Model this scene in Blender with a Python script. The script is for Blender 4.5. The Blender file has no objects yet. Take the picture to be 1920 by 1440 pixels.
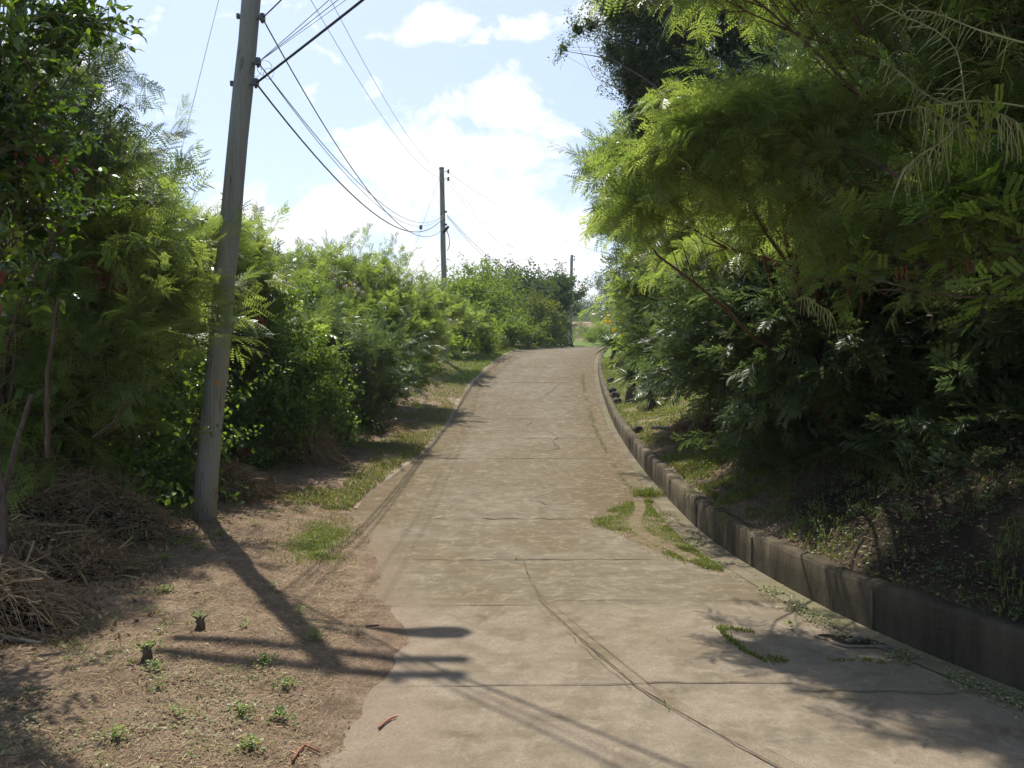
import bpy, math, random
import numpy as np
from mathutils import Vector, noise as mnoise
R = np.random.default_rng(7)
random.seed(7)
sc = bpy.context.scene
col = sc.collection
F = 1500.0; EYE = 1.6

def P(px, py, d):
    """a photo pixel (1920 wide) seen at depth d, as a point of the place"""
    return np.array([(px-960)/F*d, d, EYE+(720-py)/F*d])

# ------------------------------------------------------------------ materials
def mat(name):
    m = bpy.data.materials.new(name); m.use_nodes = True
    nt = m.node_tree; nt.nodes.clear()
    return m, nt
class NT:
    def __init__(s, nt): s.nt = nt
    def n(s, t, **k):
        o = s.nt.nodes.new(t)
        for a, b in k.items(): setattr(o, a, b)
        return o
    def l(s, a, b): s.nt.links.new(a, b)
    def val(s, sock, v):
        if hasattr(v, 'links') or hasattr(v, 'is_linked'): s.l(v, sock)
        else: sock.default_value = v
    def math(s, op, a, b=0.0, c=None, clamp=False):
        o = s.n('ShaderNodeMath', operation=op, use_clamp=clamp)
        s.val(o.inputs[0], a); s.val(o.inputs[1], b)
        if c is not None: s.val(o.inputs[2], c)
        return o.outputs[0]
    def noise(s, vec, scale, detail=4, rough=.55, dist=0.0):
        o = s.n('ShaderNodeTexNoise'); s.l(vec, o.inputs['Vector'])
        o.inputs['Scale'].default_value = scale; o.inputs['Detail'].default_value = detail
        o.inputs['Roughness'].default_value = rough; o.inputs['Distortion'].default_value = dist
        return o.outputs['Fac']
    def ramp(s, fac, stops, interp='LINEAR'):
        o = s.n('ShaderNodeValToRGB'); s.l(fac, o.inputs[0]); r = o.color_ramp; r.interpolation = interp
        while len(r.elements) < len(stops): r.elements.new(.5)
        for e, (p, c) in zip(r.elements, stops):
            e.position = p; e.color = (c[0], c[1], c[2], 1) if hasattr(c, '__len__') else (c, c, c, 1)
        return o.outputs[0]
    def mix(s, fac, a, b, mode='MIX'):
        o = s.n('ShaderNodeMix', data_type='RGBA', blend_type=mode)
        s.val(o.inputs[0], fac)
        for i, v in ((6, a), (7, b)):
            if isinstance(v, tuple): o.inputs[i].default_value = (v[0], v[1], v[2], 1)
            else: s.l(v, o.inputs[i])
        return o.outputs[2]
    def scale(s, vec, v):
        o = s.n('ShaderNodeMapping'); s.l(vec, o.inputs[0]); o.inputs['Scale'].default_value = v
        return o.outputs[0]
    def bump(s, h, strength, dist):
        o = s.n('ShaderNodeBump'); s.l(h, o.inputs['Height'])
        o.inputs['Strength'].default_value = strength; o.inputs['Distance'].default_value = dist
        return o.outputs[0]
    def out(s, sh): s.l(sh, s.n('ShaderNodeOutputMaterial').inputs[0])
    def prin(s, color, rough=.8, spec=.3, normal=None):
        b = s.n('ShaderNodeBsdfPrincipled')
        if isinstance(color, tuple): b.inputs['Base Color'].default_value = (*color, 1)
        else: s.l(color, b.inputs['Base Color'])
        s.val(b.inputs['Roughness'], rough); s.val(b.inputs['Specular IOR Level'], spec)
        if normal is not None: s.l(normal, b.inputs['Normal'])
        return b.outputs[0]

def leaf_mat(name, stops, trans=(1.6, 1.75, .5), tfac=.42, rough=.42, spec=.45, shift=.5):
    """leaf blades: the colour comes from a random value carried by every leaf"""
    m, nt = mat(name); t = NT(nt)
    a = t.n('ShaderNodeAttribute', attribute_name='v').outputs['Fac']
    g = t.n('ShaderNodeNewGeometry')
    nz = t.noise(g.outputs['Position'], 1.1, 2)
    f = t.math('MULTIPLY_ADD', nz, shift, t.math('MULTIPLY_ADD', a, 1-shift*.6, -.2*shift))
    c = t.ramp(f, stops)
    p = t.prin(c, rough, spec)
    tr = t.n('ShaderNodeBsdfTranslucent')
    c2 = t.mix(1.0, c, (trans[0], trans[1], trans[2]), 'MULTIPLY'); t.l(c2, tr.inputs[0])
    mx = t.n('ShaderNodeMixShader'); mx.inputs[0].default_value = tfac
    t.l(p, mx.inputs[1]); t.l(tr.outputs[0], mx.inputs[2]); t.out(mx.outputs[0])
    return m
RED = (.30, .05, .015)
M = {}
M['feather'] = leaf_mat('feathery_leaf', [(0, (.09, .12, .042)), (.3, (.165, .215, .066)), (.65, (.26, .32, .095)), (.92, (.38, .42, .14)), (1, (.48, .43, .16))], trans=(1.25, 1.32, .70), tfac=.58, rough=.36, spec=.5)
M['feather_dim'] = leaf_mat('shade_toned_feathery_leaf', [(0, (.045, .065, .036)), (.5, (.10, .138, .06)), (1, (.20, .245, .10))], trans=(1.25, 1.35, .8), tfac=.45, rough=.4, spec=.35)  # darker copy of the feathery leaf, shade put into its colour
M['glossy'] = leaf_mat('glossy_broad_leaf', [(0, (.022, .045, .014)), (.45, (.06, .11, .022)), (.8, (.17, .25, .035)), (.95, (.28, .34, .04)), (.965, (.30, .12, .04)), (1, (.30, .09, .03))], trans=(1.5, 1.6, .5), tfac=.42, rough=.2, spec=.8)
M['small'] = leaf_mat('small_dark_leaf', [(0, (.03, .05, .018)), (.5, (.075, .115, .035)), (.9, (.14, .19, .05)), (1, (.25, .26, .06))], trans=(1.25, 1.35, .7), tfac=.42, rough=.35, spec=.6)
M['vine'] = leaf_mat('vine_leaf', [(0, (.04, .075, .016)), (.5, (.13, .20, .045)), (.9, (.24, .33, .06)), (1, (.30, .32, .04))], trans=(1.5, 1.6, .5), tfac=.44, rough=.4, spec=.4)
M['far'] = leaf_mat('far_leaf', [(0, (.075, .10, .032)), (.5, (.15, .20, .06)), (.85, (.235, .28, .08)), (1, (.27, .27, .08))], tfac=.42, spec=.15, rough=.6)
M['fardark'] = leaf_mat('far_dark_leaf', [(0, (.04, .065, .032)), (.5, (.07, .105, .042)), (1, (.12, .165, .055))], tfac=.32, spec=.15, rough=.6)
M['rusty'] = leaf_mat('rusty_seed_tinged_leaf', [(0, (.07, .10, .035)), (.5, (.12, .16, .045)), (.75, (.20, .17, .05)), (1, (.24, .14, .06))], tfac=.34, spec=.15, rough=.6)
M['grass'] = leaf_mat('grass_blade', [(0, (.10, .12, .03)), (.4, (.17, .205, .045)), (.75, (.25, .27, .065)), (.9, (.36, .32, .12)), (1, (.40, .31, .16))], trans=(1.2, 1.2, .7), tfac=.35, spec=.2)
M['dry'] = leaf_mat('dry_stalk', [(0, (.12, .075, .04)), (.4, (.28, .18, .09)), (.8, (.44, .32, .18)), (.97, (.52, .42, .27)), (1, (.42, .16, .06))], trans=(1, .9, .7), tfac=.12, spec=.2, rough=.7)
M['litter'] = leaf_mat('fallen_leaf', [(0, (.10, .055, .03)), (.3, (.22, .14, .07)), (.5, (.14, .15, .05)), (.75, (.24, .25, .11)), (.95, (.42, .38, .25)), (1, (.45, .25, .10))], trans=(1, 1, .7), tfac=.12, spec=.3, rough=.55)
M['pod'] = leaf_mat('dry_seed_pod', [(0, (.13, .035, .015)), (.6, (.22, .06, .02)), (1, (.30, .12, .05))], trans=(1.3, .8, .5), tfac=.3, spec=.3)
M['seedstalk'] = leaf_mat('seed_stalk', [(0, (.22, .24, .08)), (.6, (.36, .35, .12)), (1, (.46, .42, .17))], trans=(1.2, 1.2, .6), tfac=.2, spec=.3)
M['agave'] = leaf_mat('agave_blade', [(0, (.06, .10, .05)), (.6, (.11, .16, .075)), (.9, (.18, .22, .10)), (1, (.30, .28, .13))], tfac=.12, rough=.4, spec=.5)
M['flower'] = leaf_mat('yellow_petal', [(0, (.7, .42, .01)), (1, (.8, .55, .03))], trans=(1, 1, .5), tfac=.3)

def bark_mat(name, a, b):
    m, nt = mat(name); t = NT(nt)
    o = t.n('ShaderNodeTexCoord').outputs['Object']
    n1 = t.noise(t.scale(o, (30, 30, 5)), 1, 5, .6)
    c = t.ramp(n1, [(.3, a), (.7, b)])
    t.out(t.prin(c, .85, .2, t.bump(n1, .6, .01)))
    return m
M['bark'] = bark_mat('brown_bark', (.07, .045, .03), (.20, .14, .10))
M['barkred'] = bark_mat('reddish_bark', (.08, .045, .03), (.19, .11, .075))
M['barkgrey'] = bark_mat('grey_bark', (.10, .088, .072), (.25, .225, .185))

def pole_mat():
    m, nt = mat('weathered_pole_wood'); t = NT(nt)
    o = t.n('ShaderNodeTexCoord').outputs['Object']
    n1 = t.noise(t.scale(o, (34, 34, .7)), 1, 6, .65)
    n2 = t.noise(t.scale(o, (5, 5, 1.3)), 1, 3, .5)
    n3 = t.noise(t.scale(o, (9, 9, 2.2)), 1, 4, .6, 1.0)
    c = t.ramp(n1, [(.25, (.13, .12, .095)), (.42, (.29, .275, .22)), (.75, (.40, .375, .305))])
    c = t.mix(t.ramp(n2, [(.4, 0.), (.6, .75)]), c, (.31, .315, .265), 'MIX')
    c = t.mix(t.math('MULTIPLY', t.ramp(n3, [(.60, 0.), (.68, 1.)]), .75), c, (.14, .08, .055))
    t.out(t.prin(c, .8, .25, t.bump(n1, 1.0, .02)))
    return m
M['pole'] = pole_mat()
def simple(name, c, rough=.6, spec=.3, nscale=None, var=.25):
    m, nt = mat(name); t = NT(nt)
    if nscale:
        o = t.n('ShaderNodeTexCoord').outputs['Object']
        n1 = t.noise(o, nscale, 5)
        cc = t.ramp(n1, [(.3, tuple(x*(1-var) for x in c)), (.7, tuple(min(1, x*(1+var)) for x in c))])
        t.out(t.prin(cc, rough, spec, t.bump(n1, .3, .01)))
    else: t.out(t.prin(c, rough, spec))
    return m
M['cable'] = simple('black_cable_rubber', (.05, .055, .06), .5)
M['wire'] = simple('bare_wire', (.15, .16, .17), .45, .5)
M['iron'] = simple('galvanised_iron', (.09, .09, .09), .5, .5, 30)
M['ceramic'] = simple('brown_ceramic', (.09, .07, .06), .25, .6)
M['lamp'] = simple('grey_lamp_housing', (.35, .36, .36), .5, .4)
M['lens'] = simple('lamp_lens', (.6, .6, .55), .2, .5)
M['tag'] = simple('orange_tag', (.75, .28, .03), .5)
M['rock'] = simple('dark_rock', (.075, .068, .06), .9, .2, 9, .5)
M['housewall'] = simple('white_house_wall', (.62, .68, .72), .8, .2, 1.5, .08)
M['roof'] = simple('red_roof_sheet', (.34, .17, .15), .6, .3, 1.2, .15)
M['pane'] = simple('dark_window_glass', (.04, .06, .08), .1, .8)
M['whitepaint'] = simple('white_paint', (.7, .72, .72), .6)
M['hole'] = simple('dark_hollow_fill', (.02, .017, .013), .9, .1, 20, .4)  # near-black drain hole: recess shade put into the colour; also lines brush cores
M['joint'] = simple('dark_joint_dirt', (.115, .093, .066), .95, .1, 14, .45)
M['sticks'] = simple('reddish_twig', (.30, .12, .07), .7, .2, 30)

def concrete(name, kind):
    m, nt = mat(name); t = NT(nt)
    g = t.n('ShaderNodeNewGeometry'); pos = g.outputs['Position']
    big = t.noise(pos, .55, 4, .55, .6)
    mid = t.noise(pos, 3.2, 6, .65, .3)
    fine = t.noise(pos, 55, 5, .7)
    speck = t.noise(pos, 160, 2, .6)
    streak = t.noise(t.scale(pos, (1.3, 22, 4)), 1, 5, .65)
    if kind == 'road':
        base = t.ramp(mid, [(.25, (.112, .094, .065)), (.5, (.162, .138, .098)), (.75, (.225, .196, .143))])
        base = t.mix(t.math('MULTIPLY', t.ramp(big, [(.44, 0.), (.56, 1.)]), .8), base, (.135, .105, .064))
        base = t.mix(t.math('MULTIPLY', t.ramp(streak, [(.45, 0.), (.6, 1.)]), .55), base, (.125, .10, .064))
        sep = t.n('ShaderNodeSeparateXYZ'); t.l(pos, sep.inputs[0])
        y, x = sep.outputs[1], sep.outputs[0]
        # brown algae film where water runs: broad bands beside the right gutter and the left edge
        att = t.n('ShaderNodeAttribute', attribute_name='edge').outputs['Fac']
        wob = t.math('MULTIPLY_ADD', t.noise(pos, 1.4, 5, .6, .5), .9, att)
        film = t.ramp(wob, [(.74, 1.), (1.12, 0.)])
        base = t.mix(t.math('MULTIPLY', film, .7), base, (.112, .082, .042))
        du = t.n('ShaderNodeAttribute', attribute_name='dust').outputs['Fac']
        mot = t.noise(pos, 7, 6, .75, .8)
        base = t.mix(t.math('MULTIPLY', t.ramp(mot, [(.5, 0.), (.66, 1.)]), .5), base, (.34, .285, .205))
        base = t.mix(t.math('MULTIPLY', t.ramp(mot, [(.3, 1.), (.44, 0.)]), .5), base, (.115, .09, .058))
        dn = t.math('MULTIPLY_ADD', t.noise(pos, 2.6, 7, .72, .4), 1.5, t.math('SUBTRACT', du, 1.0))
        base = t.mix(t.math('MULTIPLY', t.ramp(dn, [(.0, 0.), (.45, 1.)]), .8), base, t.ramp(fine, [(.35, (.12, .088, .06)), (.6, (.23, .178, .128))]))
        # worn pale aggregate in the nearest bays
        near = t.n('ShaderNodeMapRange'); t.l(y, near.inputs[0]); near.inputs[1].default_value = 5.9; near.inputs[2].default_value = 5.6
        peb = t.n('ShaderNodeTexVoronoi'); t.l(pos, peb.inputs['Vector']); peb.inputs['Scale'].default_value = 75
        pc = t.ramp(t.math('ADD', peb.outputs['Distance'], t.math('MULTIPLY', fine, .5)), [(.35, (.42, .35, .28)), (.62, (.18, .14, .10)), (.8, (.31, .25, .19))])
        base = t.mix(t.math('MULTIPLY', near.outputs[0], t.math('MULTIPLY', t.ramp(mid, [(.3, 0.), (.6, 1.)]), .55)), base, pc)
        crack = t.noise(pos, .9, 7, .75, 1.2)
        cr = t.ramp(t.math('ABSOLUTE', t.math('SUBTRACT', crack, .5)), [(.0, 1.), (.0035, 0.)])
        base = t.mix(t.math('MULTIPLY', cr, t.math('MULTIPLY', t.ramp(big, [(.5, 0.), (.56, 1.)]), .55)), base, (.10, .08, .055))
    elif kind == 'gutter':
        base = t.ramp(mid, [(.25, (.09, .075, .048)), (.5, (.155, .13, .09)), (.75, (.24, .205, .15))])
        base = t.mix(t.math('MULTIPLY', t.ramp(big, [(.45, 0.), (.6, 1.)]), .5), base, (.16, .16, .08))
    elif kind == 'kerb':
        base = t.ramp(mid, [(.25, (.17, .13, .09)), (.5, (.27, .215, .15)), (.75, (.36, .30, .22))])
        base = t.mix(t.ramp(big, [(.5, 0.), (.62, .7)]), base, (.17, .12, .09))
    else:
        vs = t.noise(t.scale(pos, (5, 5, .7)), 1, 5, .65)
        base = t.ramp(vs, [(.3, (.045, .036, .024)), (.5, (.11, .088, .058)), (.72, (.24, .20, .14))])
        base = t.mix(t.ramp(mid, [(.48, 0.), (.62, .75)]), base, (.055, .05, .03))
        base = t.mix(t.ramp(big, [(.5, 0.), (.7, .5)]), base, (.085, .075, .035))
        sp_ = t.n('ShaderNodeSeparateXYZ'); t.l(pos, sp_.inputs[0]); ny_ = t.ramp(t.math('MULTIPLY', t.math('MULTIPLY_ADD', mid, 2.0, sp_.outputs[1]), .1), [(.62, .85), (.92, 0.)])
        base = t.mix(ny_, base, t.ramp(vs, [(.3, (.03, .025, .018)), (.7, (.08, .065, .045))]))  # near stretch darker: staining, deepened with shade put into the colour
    base = t.mix(t.math('MULTIPLY', t.ramp(fine, [(.4, 0.), (.75, 1.)]), .35), base, (.13, .105, .075))
    base = t.mix(t.math('MULTIPLY', t.ramp(speck, [(.66, 0.), (.76, 1.)]), .5), base, (.05, .045, .035))
    h = t.math('MULTIPLY_ADD', fine, .5, t.math('MULTIPLY_ADD', streak, .5, t.math('MULTIPLY', mid, 1.0)))
    t.out(t.prin(base, .95, .08, t.bump(h, .55, .012)))
    return m
M['road'] = concrete('road_concrete', 'road'); M['gutter'] = concrete('gutter_concrete', 'gutter')
M['kerb'] = concrete('kerb_concrete', 'kerb'); M['wall'] = concrete('stained_wall_concrete', 'wall')

def soil():
    m, nt = mat('verge_soil'); t = NT(nt)
    pos = t.n('ShaderNodeNewGeometry').outputs['Position']
    big = t.noise(pos, .8, 5, .6, .4); mid = t.noise(pos, 6, 6, .7); fine = t.noise(pos, 45, 5, .75)
    dk = t.noise(pos, 2.1, 5, .65, .8)
    straw = t.noise(t.scale(pos, (60, 14, 20)), 1, 4, .7, 1.2)
    c = t.ramp(mid, [(.25, (.125, .082, .052)), (.5, (.235, .163, .108)), (.75, (.36, .265, .185))])
    c = t.mix(t.ramp(dk, [(.5, 0.), (.64, .6)]), c, (.12, .082, .052))
    c = t.mix(t.ramp(straw, [(.52, 0.), (.66, .8)]), c, (.38, .28, .175))
    c = t.mix(t.ramp(fine, [(.28, .75), (.45, 0.)]), c, (.06, .035, .022))
    hum_shade = t.n('ShaderNodeAttribute', attribute_name='humus_shade').outputs['Fac']
    c = t.mix(hum_shade, c, t.ramp(fine, [(.3, (.010, .008, .006)), (.6, (.028, .021, .014)), (.8, (.06, .045, .03))]))  # dark leaf litter, deepened so the colour carries the bank's shade
    att = t.n('ShaderNodeAttribute', attribute_name='green').outputs['Fac']
    gm = t.math('MULTIPLY_ADD', t.noise(pos, 9, 5, .7), .9, t.math('SUBTRACT', att, .95))
    gc = t.ramp(fine, [(.3, (.06, .09, .02)), (.5, (.11, .17, .03)), (.7, (.20, .24, .06))])
    c = t.mix(t.ramp(gm, [(.0, 0.), (.3, 1.)]), c, gc)
    h = t.math('MULTIPLY_ADD', fine, .6, mid)
    t.out(t.prin(c, .95, .15, t.bump(h, 1.0, .05)))
    return m
M['soil'] = soil()

# ------------------------------------------------------------------ mesh helpers
def tag(o, label=None, cat=None, group=None, kind=None):
    if label: o['label'] = label
    if cat: o['category'] = cat
    if group: o['group'] = group
    if kind: o['kind'] = kind
    return o
def empty(name, loc, label=None, cat=None, group=None):
    o = bpy.data.objects.new(name, None); col.objects.link(o); o.location = tuple(float(v) for v in loc)
    o.empty_display_size = .2
    return tag(o, label, cat, group)
def link(name, me, parent=None):
    o = bpy.data.objects.new(name, me); col.objects.link(o)
    if parent is not None:
        o.parent = parent
        bpy.context.view_layer.update()
        if parent.type == 'EMPTY' or True:
            o.matrix_parent_inverse = parent.matrix_world.inverted()
    return o
def soup(name, parts, mats, parent=None, origin=None):
    """parts: list of (quads (N,4,3), value (N,), material index) -> one mesh object"""
    Q = np.concatenate([p[0] for p in parts]); V = np.concatenate([p[1] for p in parts])
    MI = np.concatenate([np.full(len(p[0]), p[2], np.int32) for p in parts])
    n = len(Q); org = np.zeros(3) if origin is None else np.asarray(origin, float)
    me = bpy.data.meshes.new(name)
    me.vertices.add(n*4); me.loops.add(n*4); me.polygons.add(n)
    me.vertices.foreach_set('co', (Q-org).astype(np.float32).ravel())
    me.loops.foreach_set('vertex_index', np.arange(n*4, dtype=np.int32))
    me.polygons.foreach_set('loop_start', np.arange(0, n*4, 4, dtype=np.int32))
    for m in mats: me.materials.append(m)
    me.polygons.foreach_set('material_index', MI)
    a = me.attributes.new('v', 'FLOAT', 'POINT'); a.data.foreach_set('value', np.repeat(V, 4).astype(np.float32))
    me.update(calc_edges=True)
    o = link(name, me, parent)
    if parent is None: o.location = tuple(org)
    elif origin is not None: o.location = tuple(org)
    return o
class MB:
    def __init__(s): s.v = []; s.f = []; s.m = []; s.smooth = []
    def tube(s, pts, rad, n=6, mi=0, cap=True):
        pts = [Vector(p) for p in pts]; k = len(pts)
        if not hasattr(rad, '__len__'): rad = [rad]*k
        b0 = len(s.v); ref = Vector((0, 0, 1))
        for i, p in enumerate(pts):
            t = (pts[min(i+1, k-1)]-pts[max(i-1, 0)])
            t = t.normalized() if t.length > 1e-9 else Vector((0, 0, 1))
            if i == 0:
                ref = Vector((1, 0, 0)) if abs(t.z) > .7 else Vector((0, 0, 1))
            a = t.cross(ref).normalized(); b = a.cross(t).normalized(); ref = b
            for j in range(n):
                w = 2*math.pi*j/n
                s.v.append(p + (a*math.cos(w)+b*math.sin(w))*rad[i])
        for i in range(k-1):
            for j in range(n):
                s.f.append((b0+i*n+j, b0+i*n+(j+1) % n, b0+(i+1)*n+(j+1) % n, b0+(i+1)*n+j)); s.m.append(mi); s.smooth.append(True)
        if cap:
            s.f.append(tuple(b0+j for j in range(n))[::-1]); s.m.append(mi); s.smooth.append(False)
            s.f.append(tuple(b0+(k-1)*n+j for j in range(n))); s.m.append(mi); s.smooth.append(False)
    def box(s, c, size, rot=None, mi=0):
        c = Vector(c); b0 = len(s.v)
        for x in (-.5, .5):
            for y in (-.5, .5):
                for z in (-.5, .5):
                    v = Vector((x*size[0], y*size[1], z*size[2]))
                    if rot is not None: v = rot @ v
                    s.v.append(c+v)
        for q in ((0, 1, 3, 2), (4, 6, 7, 5), (0, 4, 5, 1), (2, 3, 7, 6), (0, 2, 6, 4), (1, 5, 7, 3)):
            s.f.append(tuple(b0+i for i in q)); s.m.append(mi); s.smooth.append(False)
    def blob(s, c, r, seed, rough=.25, n=14, mi=0):
        b0 = len(s.v); c = Vector(c); rows = n//2
        for i in range(rows+1):
            th = math.pi*i/rows
            for j in range(n):
                ph = 2*math.pi*j/n
                d = Vector((math.sin(th)*math.cos(ph), math.sin(th)*math.sin(ph), math.cos(th)))
                k = 1+rough*mnoise.noise(d*1.7+Vector((seed, 0, 0)))*2
                s.v.append(c+Vector((d.x*r[0], d.y*r[1], d.z*r[2]))*k)
        for i in range(rows):
            for j in range(n):
                s.f.append((b0+i*n+j, b0+(i+1)*n+j, b0+(i+1)*n+(j+1) % n, b0+i*n+(j+1) % n)); s.m.append(mi); s.smooth.append(True)
    def build(s, name, mats, parent=None, origin=None):
        org = Vector((0, 0, 0)) if origin is None else Vector([float(a) for a in origin])
        me = bpy.data.meshes.new(name)
        me.from_pydata([tuple(Vector(v)-org) for v in s.v], [], s.f)
        if not isinstance(mats, (list, tuple)): mats = [mats]
        for m in mats: me.materials.append(m)
        me.polygons.foreach_set('material_index', s.m); me.polygons.foreach_set('use_smooth', s.smooth)
        me.update()
        o = link(name, me, parent); o.location = org
        return o

# ------------------------------------------------------------------ lie of the land
YP = np.array([-60, 0, 8, 9, 10, 11, 12.8, 15, 18.4, 22, 25, 29, 35, 42, 50, 58, 70, 90, 120, 160, 220, 320, 1500.])
ZP = np.array([0, 0, 0, .03, .06, .11, .23, .37, .65, 1.12, 1.6, 2.3, 3.0, 3.46, 3.92, 4.35, 4.75, 5.6, 8.0, 11, 13, 12, 0.])
YW = np.array([-60, -5, 0, 2, 3.3, 4.14, 5, 6, 7, 8, 9, 10, 11, 12.8, 15, 18.4, 22, 25, 29, 35, 42, 50, 56, 62, 70, 90, 130])
XW = np.array([22, 6.2, 4.3, 3.5, 2.98, 2.65, 2.36, 2.18, 2.09, 2.02, 2.02, 2.04, 2.07, 2.09, 2.18, 2.33, 2.54, 2.73, 3.09, 3.9, 5.0, 6.9, 8.9, 11.3, 14.8, 24, 40.])
YL = np.array([-60, -5, 0, 2.4, 3.3, 4.0, 4.5, 5.3, 6, 7, 8, 9, 10, 12.8, 15, 18.4, 22, 25, 29, 35, 42, 50, 56, 62, 70, 90, 130])
XL = np.array([-2, -1.2, -.9, -.7, -.78, -.93, -.88, -.85, -1.2, -1.3, -1.6, -1.8, -2.0, -1.75, -1.55, -1.45, -1.44, -1.25, -.77, -.1, .75, 2.6, 4.9, 7.3, 10.8, 20, 36.])
def sm(y, X, Y, w0=.25):
    y = np.asarray(y, float); w = w0+np.clip(np.abs(y)*.06, 0, 4)
    return sum(np.interp(y+k*w, X, Y) for k in (-1, -.5, 0, .5, 1))/5
zr = lambda y: sm(y, YP, ZP)
xw = lambda y: sm(y, YW, XW)
xl = lambda y: sm(y, YL, XL, .12)
wh = lambda y: np.interp(y, [-5, 9, 12.8, 18, 25, 35, 50], [.29, .30, .30, .26, .20, .15, .1])
def vnoise(x, y, s, seed=0):
    x = np.asarray(x, float)/s+seed*13.7; y = np.asarray(y, float)/s+seed*7.3
    xi = np.floor(x); yi = np.floor(y); fx = x-xi; fy = y-yi
    fx = fx*fx*(3-2*fx); fy = fy*fy*(3-2*fy)
    h = lambda a, b: np.modf(np.abs(np.sin(a*127.1+b*311.7+seed*74.7)*43758.5453))[0]
    return ((h(xi, yi)*(1-fx)+h(xi+1, yi)*fx)*(1-fy)+(h(xi, yi+1)*(1-fx)+h(xi+1, yi+1)*fx)*fy)*2-1
def gh(x, y):
    """height of the ground sheet"""
    x = np.asarray(x, float); y = np.asarray(y, float)
    z0 = zr(y); u = x-xw(y); s = xl(y)-x
    fade = np.clip(1-(y-70)/40, 0, 1)
    n = vnoise(x, y, 1.3, 1)*.05+vnoise(x, y, .35, 2)*.022+vnoise(x, y, .12, 3)*.010
    left = .10*np.clip(s, 0, 3.5)+.03*np.clip(s-3.5, 0, 20)
    edge = .005+n*.35*np.clip(1-np.abs(s)/.5, 0, 1)+n*np.clip(s/.8, 0, 1)
    zl = z0+left+np.where(y < 9.8, edge, edge*.6+.03*np.clip(s*8, 0, 1))
    bench = np.interp(y, [9, 12, 20, 30], [.05, 1.1, 1.5, .6])
    zb = z0+wh(y)-.03+.22*np.clip(u-.15, 0, bench)+.62*np.clip(u-.15-bench, 0, 4)+.25*np.clip(u-4.2-bench, 0, 25)+n*1.5
    spill = np.clip((s+.45)/.45, 0, 1)                      # loose soil washed a little way onto the concrete
    zin = z0-.02+np.where(y < 9.3, spill*(.022+n*.5), 0)
    z = np.where(s > 0, zl, np.where(u > .12, zb, np.minimum(zin, z0+.02)))
    far = sm(y, YP, ZP)+vnoise(x, y, 60, 5)*3+vnoise(x, y, 22, 6)*1.0
    return z*fade+far*(1-fade)

def geo(a, b, s0, g):
    out = [a]; s = s0
    while out[-1] < b: out.append(out[-1]+s); s *= g
    return out
us = np.array(sorted(set([-x for x in geo(5.4, 900, .1, 1.12)]+list(np.arange(-5.4, -1.8, .05))+list(np.arange(-1.8, -.05, .12))+[-.02, .10, .14, .2]+list(np.arange(.3, 5, .12))+geo(5.0, 900, .15, 1.12))))
ys = np.array(sorted(set(list(-np.array(geo(0, 60, .5, 1.2)))+list(np.arange(.5, 2.5, .25))+list(np.arange(2.5, 12, .06))+geo(12, 1400, .09, 1.012)[:400]+geo(70, 1400, 2, 1.06))))
ys = ys[np.concatenate([[True], np.diff(ys) > .03])]
UU, YY = np.meshgrid(us, ys); XX = xw(np.clip(YY, -60, 90))+UU; ZZ = gh(XX, YY)
ny, nx = XX.shape
me = bpy.data.meshes.new('ground')
co = np.stack([XX, YY, ZZ], -1).reshape(-1, 3)
idx = np.arange(ny*nx).reshape(ny, nx)
fq = np.stack([idx[:-1, :-1], idx[:-1, 1:], idx[1:, 1:], idx[1:, :-1]], -1).reshape(-1, 4)
me.vertices.add(len(co)); me.loops.add(fq.size); me.polygons.add(len(fq))
me.vertices.foreach_set('co', co.astype(np.float32).ravel()); me.loops.foreach_set('vertex_index', fq.astype(np.int32).ravel())
me.polygons.foreach_set('loop_start', np.arange(0, fq.size, 4, dtype=np.int32))
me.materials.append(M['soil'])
# where a thin film of green grows on the soil
def green(x, y):
    s = xl(y)-x; u = x-xw(y)
    g = np.exp(-((x+1.9)**2/.12+(y-7.9)**2/1.6))*.9
    g = np.maximum(g, np.where((s > 0) & (y > 9.5), .5*np.exp(-s/1.6), 0))
    g = np.maximum(g, np.where((s > 0) & (y > 25), .9*np.exp(-s/3.), 0))
    g = np.maximum(g, np.where(u > .1, np.interp(y, [6, 8.5, 12, 30], [.15, .45, .5, .8]), 0))
    return np.maximum(g, np.interp(y, [40, 60, 75, 90], [0, .9, .7, .45]))
a = me.attributes.new('green', 'FLOAT', 'POINT'); a.data.foreach_set('value', green(co[:, 0], co[:, 1]).astype(np.float32))
def humus_shade(x, y):
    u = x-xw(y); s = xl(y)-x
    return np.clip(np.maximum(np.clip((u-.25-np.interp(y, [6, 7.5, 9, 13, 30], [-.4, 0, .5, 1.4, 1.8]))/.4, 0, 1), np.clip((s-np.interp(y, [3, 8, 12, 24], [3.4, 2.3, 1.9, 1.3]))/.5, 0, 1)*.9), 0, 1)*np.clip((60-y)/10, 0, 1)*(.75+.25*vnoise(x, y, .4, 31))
a = me.attributes.new('humus_shade', 'FLOAT', 'POINT'); a.data.foreach_set('value', humus_shade(co[:, 0], co[:, 1]).astype(np.float32))
me.polygons.foreach_set('use_smooth', np.ones(len(fq), bool))
me.update(calc_edges=True)
tag(link('ground', me), kind='structure')

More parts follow.
